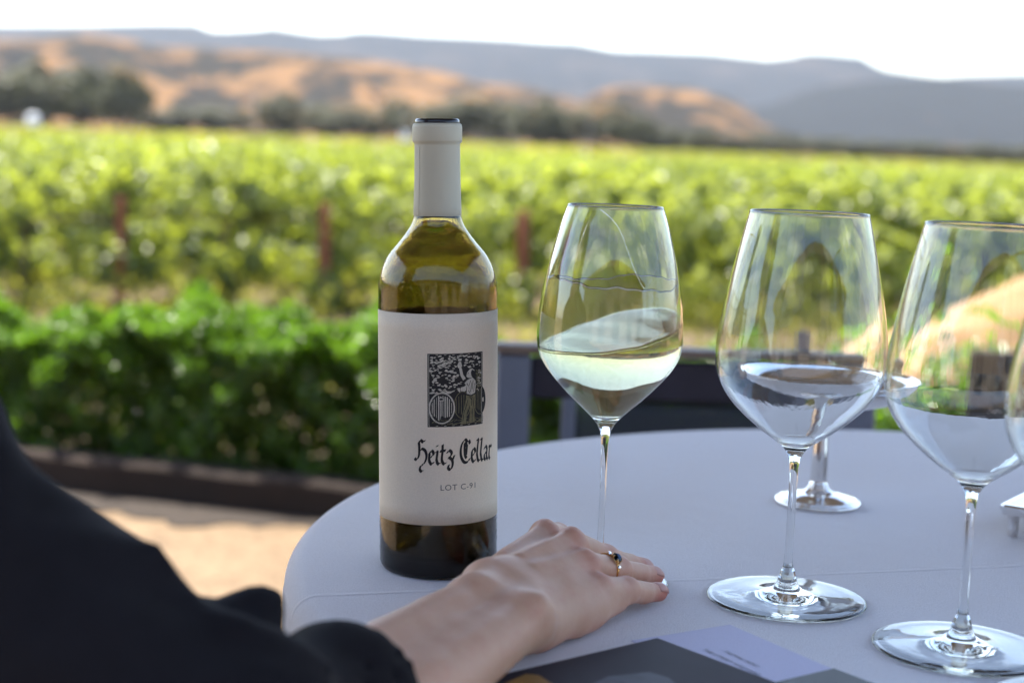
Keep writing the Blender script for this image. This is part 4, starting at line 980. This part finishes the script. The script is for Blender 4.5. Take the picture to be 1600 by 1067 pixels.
# ------------------------------------------------------------------ the guest
def unit(v): v = np.array(v, float); return v / np.linalg.norm(v)
FINGERS = {
 'little': [(58, 936, 773), (77, 959, 766.5), (89, 974, 761.5), (100.5, 988.5, 758.2)],
 'ring': [(50, 952, 782), (73, 984, 772.5), (88, 1004, 765), (100, 1020, 759.8)],
 'middle': [(42, 970, 790.5), (66, 1003, 775), (82, 1025, 765.5), (95, 1041, 759.6)],
 'index': [(26, 985, 791), (35, 1022, 784), (40, 1046, 772), (43, 1064, 760.5)],
 'thumb': [(-14, 908, 772), (-14, 944, 767), (-7, 974, 762.5), (2, 998, 759.5)]}
FR = {'little': (9.6, 8.0, 7.0, 5.9), 'ring': (10.3, 8.7, 7.7, 6.4), 'middle': (10.6, 8.6, 7.6, 6.3), 'index': (10.6, 8.4, 7.4, 6.2), 'thumb': (13, 10.5, 9, 7.2)}
WR, WU = np.array((-16, 866, 781.)), np.array((12, 852, 777.)); ER, EU = np.array((-128, 645, 768.)), np.array((-102, 624, 760.))
def hand_sdf(P):
    d = None
    carp = {'index': (-9, 902, 783), 'middle': (-1, 897, 785), 'ring': (7, 890, 782), 'little': (13, 883, 775)}
    for f_, c in carp.items():
        e = cone(P, c, FINGERS[f_][0], 13.0, 10.2 if f_ != 'little' else 9.6); d = e if d is None else smin(d, e, 7)
    d = smin(d, cone(P, (20, 880, 765.5), (50, 924, 764), 14.5, 11.0), 12)      # heel of the hand
    d = smin(d, cone(P, (-8, 905, 768), (8, 950, 768), 15, 12), 12)
    d = smin(d, ell(P, (26, 935, 772), (22, 30, 16)), 12); d = smin(d, cone(P, (42, 912, 763), (70, 951, 763), 11.5, 8.5), 9)
    fa = smin(cone(P, WR, ER, 16.0, 29), cone(P, WU, EU, 14.5, 29), 16); d = smin(d, fa, 16)
    d = smin(d, cone(P, WR + [2, 2, 1], (-8, 900, 782), 16, 14), 12); d = smin(d, cone(P, WU + [2, 2, 0], (12, 885, 774), 15, 14), 12)
    d = smin(d, ell(P, (18, 846, 787), (7.5, 8, 7)), 9)                          # ulna head
    for f_, rr in (('index', 7.2), ('middle', 7.4), ('ring', 6.6), ('little', 6.2)):   # knuckles
        q = FINGERS[f_][0]; d = smin(d, ell(P, (q[0] - 1, q[1] - 1, q[2] + 6.2 - (2 if f_ in ('ring', 'little') else 0)), (rr, rr + 1, rr - .6)), 5)
    for f_ in ('index', 'middle', 'ring'):                                       # tendons
        q = np.array(FINGERS[f_][0]); c = np.array(carp[f_]); a_ = c + (q - c) * .25 + [0, 0, 11.2]; b_ = q + [0, 0, 8.8]; d = smin(d, cone(P, a_, b_, 2.0, 2.8), 4.5)
    fs = None
    for f_, J in FINGERS.items():
        r = FR[f_]; e = cone(P, J[0], J[1], r[0], r[1])
        e = smin(e, cone(P, J[1], J[2], r[1], r[2]), 2.5); e = smin(e, cone(P, J[2], J[3], r[2], r[3]), 2.5)
        # pads and joints
        e = smin(e, ell(P, np.array(J[1]) + [0, 0, 1.0], (r[1] + .1,) * 3), 3.5)
        if f_ != 'thumb':
            for jj, rr_ in ((1, r[1]), (2, r[2])):
                A0, A1 = np.array(J[jj - 1], float), np.array(J[min(jj + 1, 3)], float); ax_ = (A1 - A0) / np.linalg.norm(A1 - A0)
                q = P - np.array(J[jj], np.float32); sv = q @ ax_; dor = np.clip((q[:, 2]) / rr_, 0, 1) * (np.sqrt((q ** 2).sum(1)) < rr_ * 1.9)
                for o_ in ((-2.6, 0, 2.6) if jj == 1 else (-1.0, 1.2)): e = e + .42 * dor * np.exp(-((sv - o_ + .12 * q[:, 0]) / .85) ** 2)
        fs = e if fs is None else smin(fs, e, .7)
    d = smin(d, fs, 3.4)
    d = d + .22 * wav(P, .11, 21)
    floor = 751.0 - P[:, 2]; h = np.clip(.5 + .5 * (d - floor) / 1.6, 0, 1) 
    return np.maximum(d, floor)
def person():
    V, Q = sdf_to_mesh('hand', hand_sdf, (-95, 690, 744), (116, 1082, 832), 1.15, smooth_it=3)
    # drop the cap that closes the forearm at the box edge is hidden in the sleeve
    tips = [np.array(J[3]) for k, J in FINGERS.items()]; kn = [np.array(J[0]) + [0, 0, 9] for J in FINGERS.values()] + [np.array(J[1]) + [0, 0, 6] for J in FINGERS.values()]
    t = np.zeros(len(V))
    for c in tips: t += .75 * np.exp(-((V - c) ** 2).sum(1) / 13 ** 2)
    for c in kn: t += .38 * np.exp(-((V - c) ** 2).sum(1) / 11 ** 2)
    t += .25 * np.exp(-((V[:, 2] - 753) / 7) ** 2)
    t = np.clip(t, 0, 1)
    V = V * mm
    # torso, neck and head under the clothes (outside the picture)
    def bfn(P):
        d = smin(ell(P, (-.475, .775, .74), (.20, .13, .34), RB), ell(P, (-.475, .775, .56), (.18, .14, .16), RB), .08)
        d = smin(d, cone(P, (-.33, .69, .925), (-.62, .86, .925), .06, .06), .07); d = smin(d, cone(P, (-.472, .785, .95), (-.455, .82, 1.10), .058, .055), .04)
        hd = smin(ell(P, HC, (.074, .094, .108), RB), ell(P, HC + FW * .028 + np.array([0, 0, -.06]), (.056, .066, .062), RB), .04)
        hd = smin(hd, cone(P, HC + FW * .088 + np.array([0, 0, .012]), HC + FW * .110 + np.array([0, 0, -.026]), .009, .013), .014)
        for s in (-1, 1):
            hd = np.maximum(hd, -(ell(P, HC + FW * .096 + SD * s * .031 + np.array([0, 0, .012]), (.015, .012, .010), RB))) if False else smin(hd, ell(P, HC + FW * .076 + SD * s * .031 + np.array([0, 0, .010]), (.012, .012, .012)), .01)
            hd = smin(hd, ell(P, HC + SD * s * .076 + np.array([0, 0, -.005]), (.010, .020, .032), RB), .008)
        hd = smin(hd, ell(P, HC + FW * .082 + np.array([0, 0, -.060]), (.022, .010, .008), RB), .012)
        d = smin(d, hd, .03)
        d = smin(d, cone(P, (-.33, .69, .92), (-.115, .632, .765), .045, .038), .05)
        d = smin(d, cone(P, (-.62, .86, .92), (-.66, .80, .66), .045, .038), .05); d = smin(d, cone(P, (-.66, .80, .66), (-.50, 1.0, .60), .036, .028), .03)
        d = smin(d, ell(P, (-.475, 1.04, .585), (.03, .05, .025)), .03)
        return d
    V2, Q2 = sdf_to_mesh('torso', bfn, (-.80, .50, .38), (-.04, 1.12, 1.36), .008)
    me = np_mesh('person', np.concatenate([V, V2]), np.concatenate([Q, Q2 + len(V)]), np.concatenate([t, np.full(len(V2), .2)]))
    me.materials.append(M['skin']); body = link('person', me, None)
    tag(body, 'guest in a dark charcoal jacket resting a ringed hand on the glass foot', 'person')
    def jfn(P):
        w = .005 * wav(P, 22, 3) + .003 * wav(P, 48, 5)
        ua = cone(P, (-.335, .69, .897), (-.128, .640, .768), .060, .055)
        d = smin(ua, ell(P, (-.115, .636, .768), (.056, .054, .054)), .03)
        d = d + w * .45
        kd = P @ np.array([14., -20., 34.], np.float32); kf = np.abs(np.sin(kd + 1.2 * np.sin(P @ np.array([9., 13., 7.], np.float32)) + .6)); d = d - .008 * (1 - kf) ** 2.5
        kd = P @ np.array([30., 26., 20.], np.float32); kf = np.abs(np.sin(kd + 1.5 * np.sin(P @ np.array([-12., 8., 16.], np.float32)))); d = d - .005 * (1 - kf) ** 3
        EA, WA = np.array((-.115, .634, .764)), np.array((0, .860, .784)); AX = (WA - EA) / np.linalg.norm(WA - EA)
        fa = cone(P, EA, EA + (WA - EA) * .42, .050, .038); fa = smin(fa, cone(P, EA + (WA - EA) * .34, EA + (WA - EA) * .58, .038, .033), .008)
        fa = fa + .0010 * np.sin((P - EA) @ AX * 170 + 1.0); fa = np.maximum(fa, (P - EA) @ AX - .108)
        d = smin(d, fa, .014)
        hc = np.array([0, 0, EYE]) + ray(402, 952) * .715; hb = np.array([0, 0, EYE]) + ray(330, 1000) * .70
        d = smin(d, cone(P, hc, hb, .0125, .016), .010)
        d = d + w * .25
        cut = cone(P, EA + (WA - EA) * .28, EA + (WA - EA) * .75, .0325, .0335); d = np.maximum(d, -cut)
        tr = smin(ell(P, (-.475, .775, .74), (.23, .155, .34), RB), ell(P, (-.475, .775, .52), (.21, .165, .16), RB), .08)
        tr = smin(tr, cone(P, (-.33, .69, .925), (-.62, .86, .925), .078, .078), .08)
        tr = smin(tr, cone(P, (-.62, .86, .92), (-.66, .80, .66), .070, .055), .05); tr = smin(tr, cone(P, (-.66, .80, .66), (-.53, .96, .61), .052, .044), .03)
        nk = cone(P, (-.470, .788, .98), (-.455, .82, 1.25), .062, .066); tr = np.maximum(tr, -nk)
        d = smin(d, tr + .004 * wav(P, 16, 8), .04)
        return d
    V, Q = sdf_to_mesh('jacket', jfn, (-.82, .50, .36), (.02, 1.06, 1.07), .006, smooth_it=2)
    link('jacket', np_mesh('jacket', V, Q), M['jacket'], body)
    def tfn(P):
        d = None
        for s in (-1, 1):
            h_ = np.array([-.49, .75, .52]) + SD * s * .09; k_ = h_ + FW * .40 + np.array([0, 0, .0]); a_ = k_ + np.array([0, 0, -.44]) + FW * -.03
            e = smin(cone(P, h_, k_, .085, .062), cone(P, k_, a_, .06, .042), .03); e = smin(e, ell(P, a_ + FW * .06 + np.array([0, 0, -.035]), (.045, .12, .035), RB), .02); d = e if d is None else smin(d, e, .02)
        return d
    V, Q = sdf_to_mesh('trousers', tfn, (-.75, .58, .0), (-.10, 1.40, .64), .012); link('trousers', np_mesh('trousers', V, Q), M['trousers'], body)
    def hfn(P):
        d = ell(P, HC + np.array([0, 0, .018]) - FW * .012, (.086, .108, .110), RB)
        d = smin(d, cone(P, HC - FW * .06 + np.array([0, 0, .0]), HC - FW * .075 + np.array([0, 0, -.24]), .075, .055), .04)
        for s in (-1, 1): d = smin(d, cone(P, HC + SD * s * .072 - FW * .01, HC + SD * s * .085 - FW * .03 + np.array([0, 0, -.22]), .026, .018), .03)
        face = ell(P, HC + FW * .085 + np.array([0, 0, -.035]), (.066, .070, .10), RB); d = np.maximum(d, -face)
        return d + .0035 * np.sin(P[:, 0] * 260 + 8 * P[:, 2]) * np.sin(P[:, 1] * 260)
    V, Q = sdf_to_mesh('hair', hfn, tuple(HC - [.22, .22, .36]), tuple(HC + [.22, .22, .16]), .006, smooth_it=1); link('hair', np_mesh('hair', V, Q), M['hair'], body)
    for s in (-1, 1):
        V, F = lathe([(0, -.011), (.008, -.008), (.011, 0), (.008, .008), (0, .011)], 12); c = HC + FW * .080 + SD * s * .031 + np.array([0, 0, .012])
        link('eye', np_mesh('eye', V + c, F), M['nail'], body)
    # fingernails
    for f_ in ('little', 'ring', 'middle', 'index', 'thumb'):
        J = FINGERS[f_]; ax = unit(np.array(J[3]) - J[2]); up = np.array([0, 0, 1.]); 
        if f_ in ('ring', 'middle', 'little'): up = unit(up + np.array([.30, -.34, 0]))
        up = unit(up - ax * ax.dot(up)); sd = np.cross(ax, up); r = FR[f_][3]
        c = np.array(J[3]) - ax * (r * .26); L, W = r * 1.0, r * .80; V = []; n1, n2 = 8, 8
        for i in range(n1 + 1):
            for j in range(n2 + 1):
                u = -1 + 2 * i / n1; v = -1 + 2 * j / n2; g_ = v * .92 * (1 - .18 * max(0, -u - .3)); rr = r + .38 + .10 * (u > .8)
                dz = math.cos(g_) * rr - max(0, u - .0) ** 2 * r * .26 - (max(0, -u - .6) * .8)
                V.append((c + ax * u * L * math.sqrt(max(0, 1 - (abs(v) ** 3) * .35 * (1 if u > 0 else .6))) + sd * math.sin(g_) * rr * .98 + up * dz) * mm)
        o = link('fingernail', np_mesh('fingernail', V, grid_faces(n1 + 1, n2 + 1)), M['nail'], body)
        md = o.modifiers.new('thick', 'SOLIDIFY'); md.thickness = .0006; md.offset = 0
    # finger ring
    J = [np.array(q, float) for q in FINGERS['ring']]; ax = unit(J[1] - J[0]); c = J[0] + (J[1] - J[0]) * .60; up = unit(np.array([.30, -.62, .80])); up = unit(up - ax * ax.dot(up)); sd = np.cross(ax, up); rr = 9.55
    band = MB(); pts = []; rad = []
    for k in range(49):
        g_ = 2 * math.pi * k / 48; pts.append((c + (sd * math.sin(g_) + up * math.cos(g_)) * (rr + .35)) * mm); rad.append((.75 + .55 * max(0, math.cos(g_)) ** 4) * mm)
    band.tube(pts, rad, 8, cap=False)
    for s in (-1, 1):
        for e in (-1, 1): band.tube([(c + up * (rr + .2) * math.cos(.42 * s) + sd * (rr + .2) * math.sin(.42 * s) + ax * e * .5) * mm, (c + up * (rr + 2.6) + sd * s * 2.6 + ax * e * 1.7) * mm], [.6 * mm, .42 * mm], 6)
    fr = band.build('finger_ring', M['gold'], body, True)
    def gem(name, c, R, H, m, n=12):
        V = []
        for q, h in ((.55, H * .55), (1, H * .18), (1, 0), (.5, -H * .5)): V += [c + (ax * math.cos(2 * math.pi * k / n) * R * 1.05 + sd * math.sin(2 * math.pi * k / n) * R) * q + up * h for k in range(n)]
        F = [tuple(range(n)), tuple(range(4 * n - 1, 3 * n - 1, -1))] + [(r_ * n + (k + 1) % n, r_ * n + k, (r_ + 1) * n + k, (r_ + 1) * n + (k + 1) % n) for r_ in range(3) for k in range(n)]
        b_ = MB(); b_.add([v * mm for v in V], F); return b_.build(name, m, fr)
    gem('sapphire', c + up * (rr + 2.6), 3.4, 3.2, M['sapphire'])
    for s in (-1, 1): gem('diamond', c + (up * math.cos(.55 * s) + sd * math.sin(.55 * s)) * (rr + 1.4), 1.45, 1.6, M['diamond'], 8)
    b_ = MB()
    for k in range(6):
        g_ = k * math.pi / 3 + .3; q = c + up * (rr + 1.2) + (ax * math.cos(g_) + sd * math.sin(g_)) * 3.2; q2 = c + up * (rr + 3.5) + (ax * math.cos(g_) + sd * math.sin(g_)) * 3.35
        b_.tube([q * mm, q2 * mm], [.5 * mm, .4 * mm], 6)
    b_.build('claws', M['gold'], fr, True)
    return body
FW = np.array([.5, .866, 0]); SD = np.array([.866, -.5, 0]); RB = np.stack([SD, FW, [0, 0, 1.]], 1).astype(np.float32)
HC = np.array([-.45, .825, 1.19])
person()
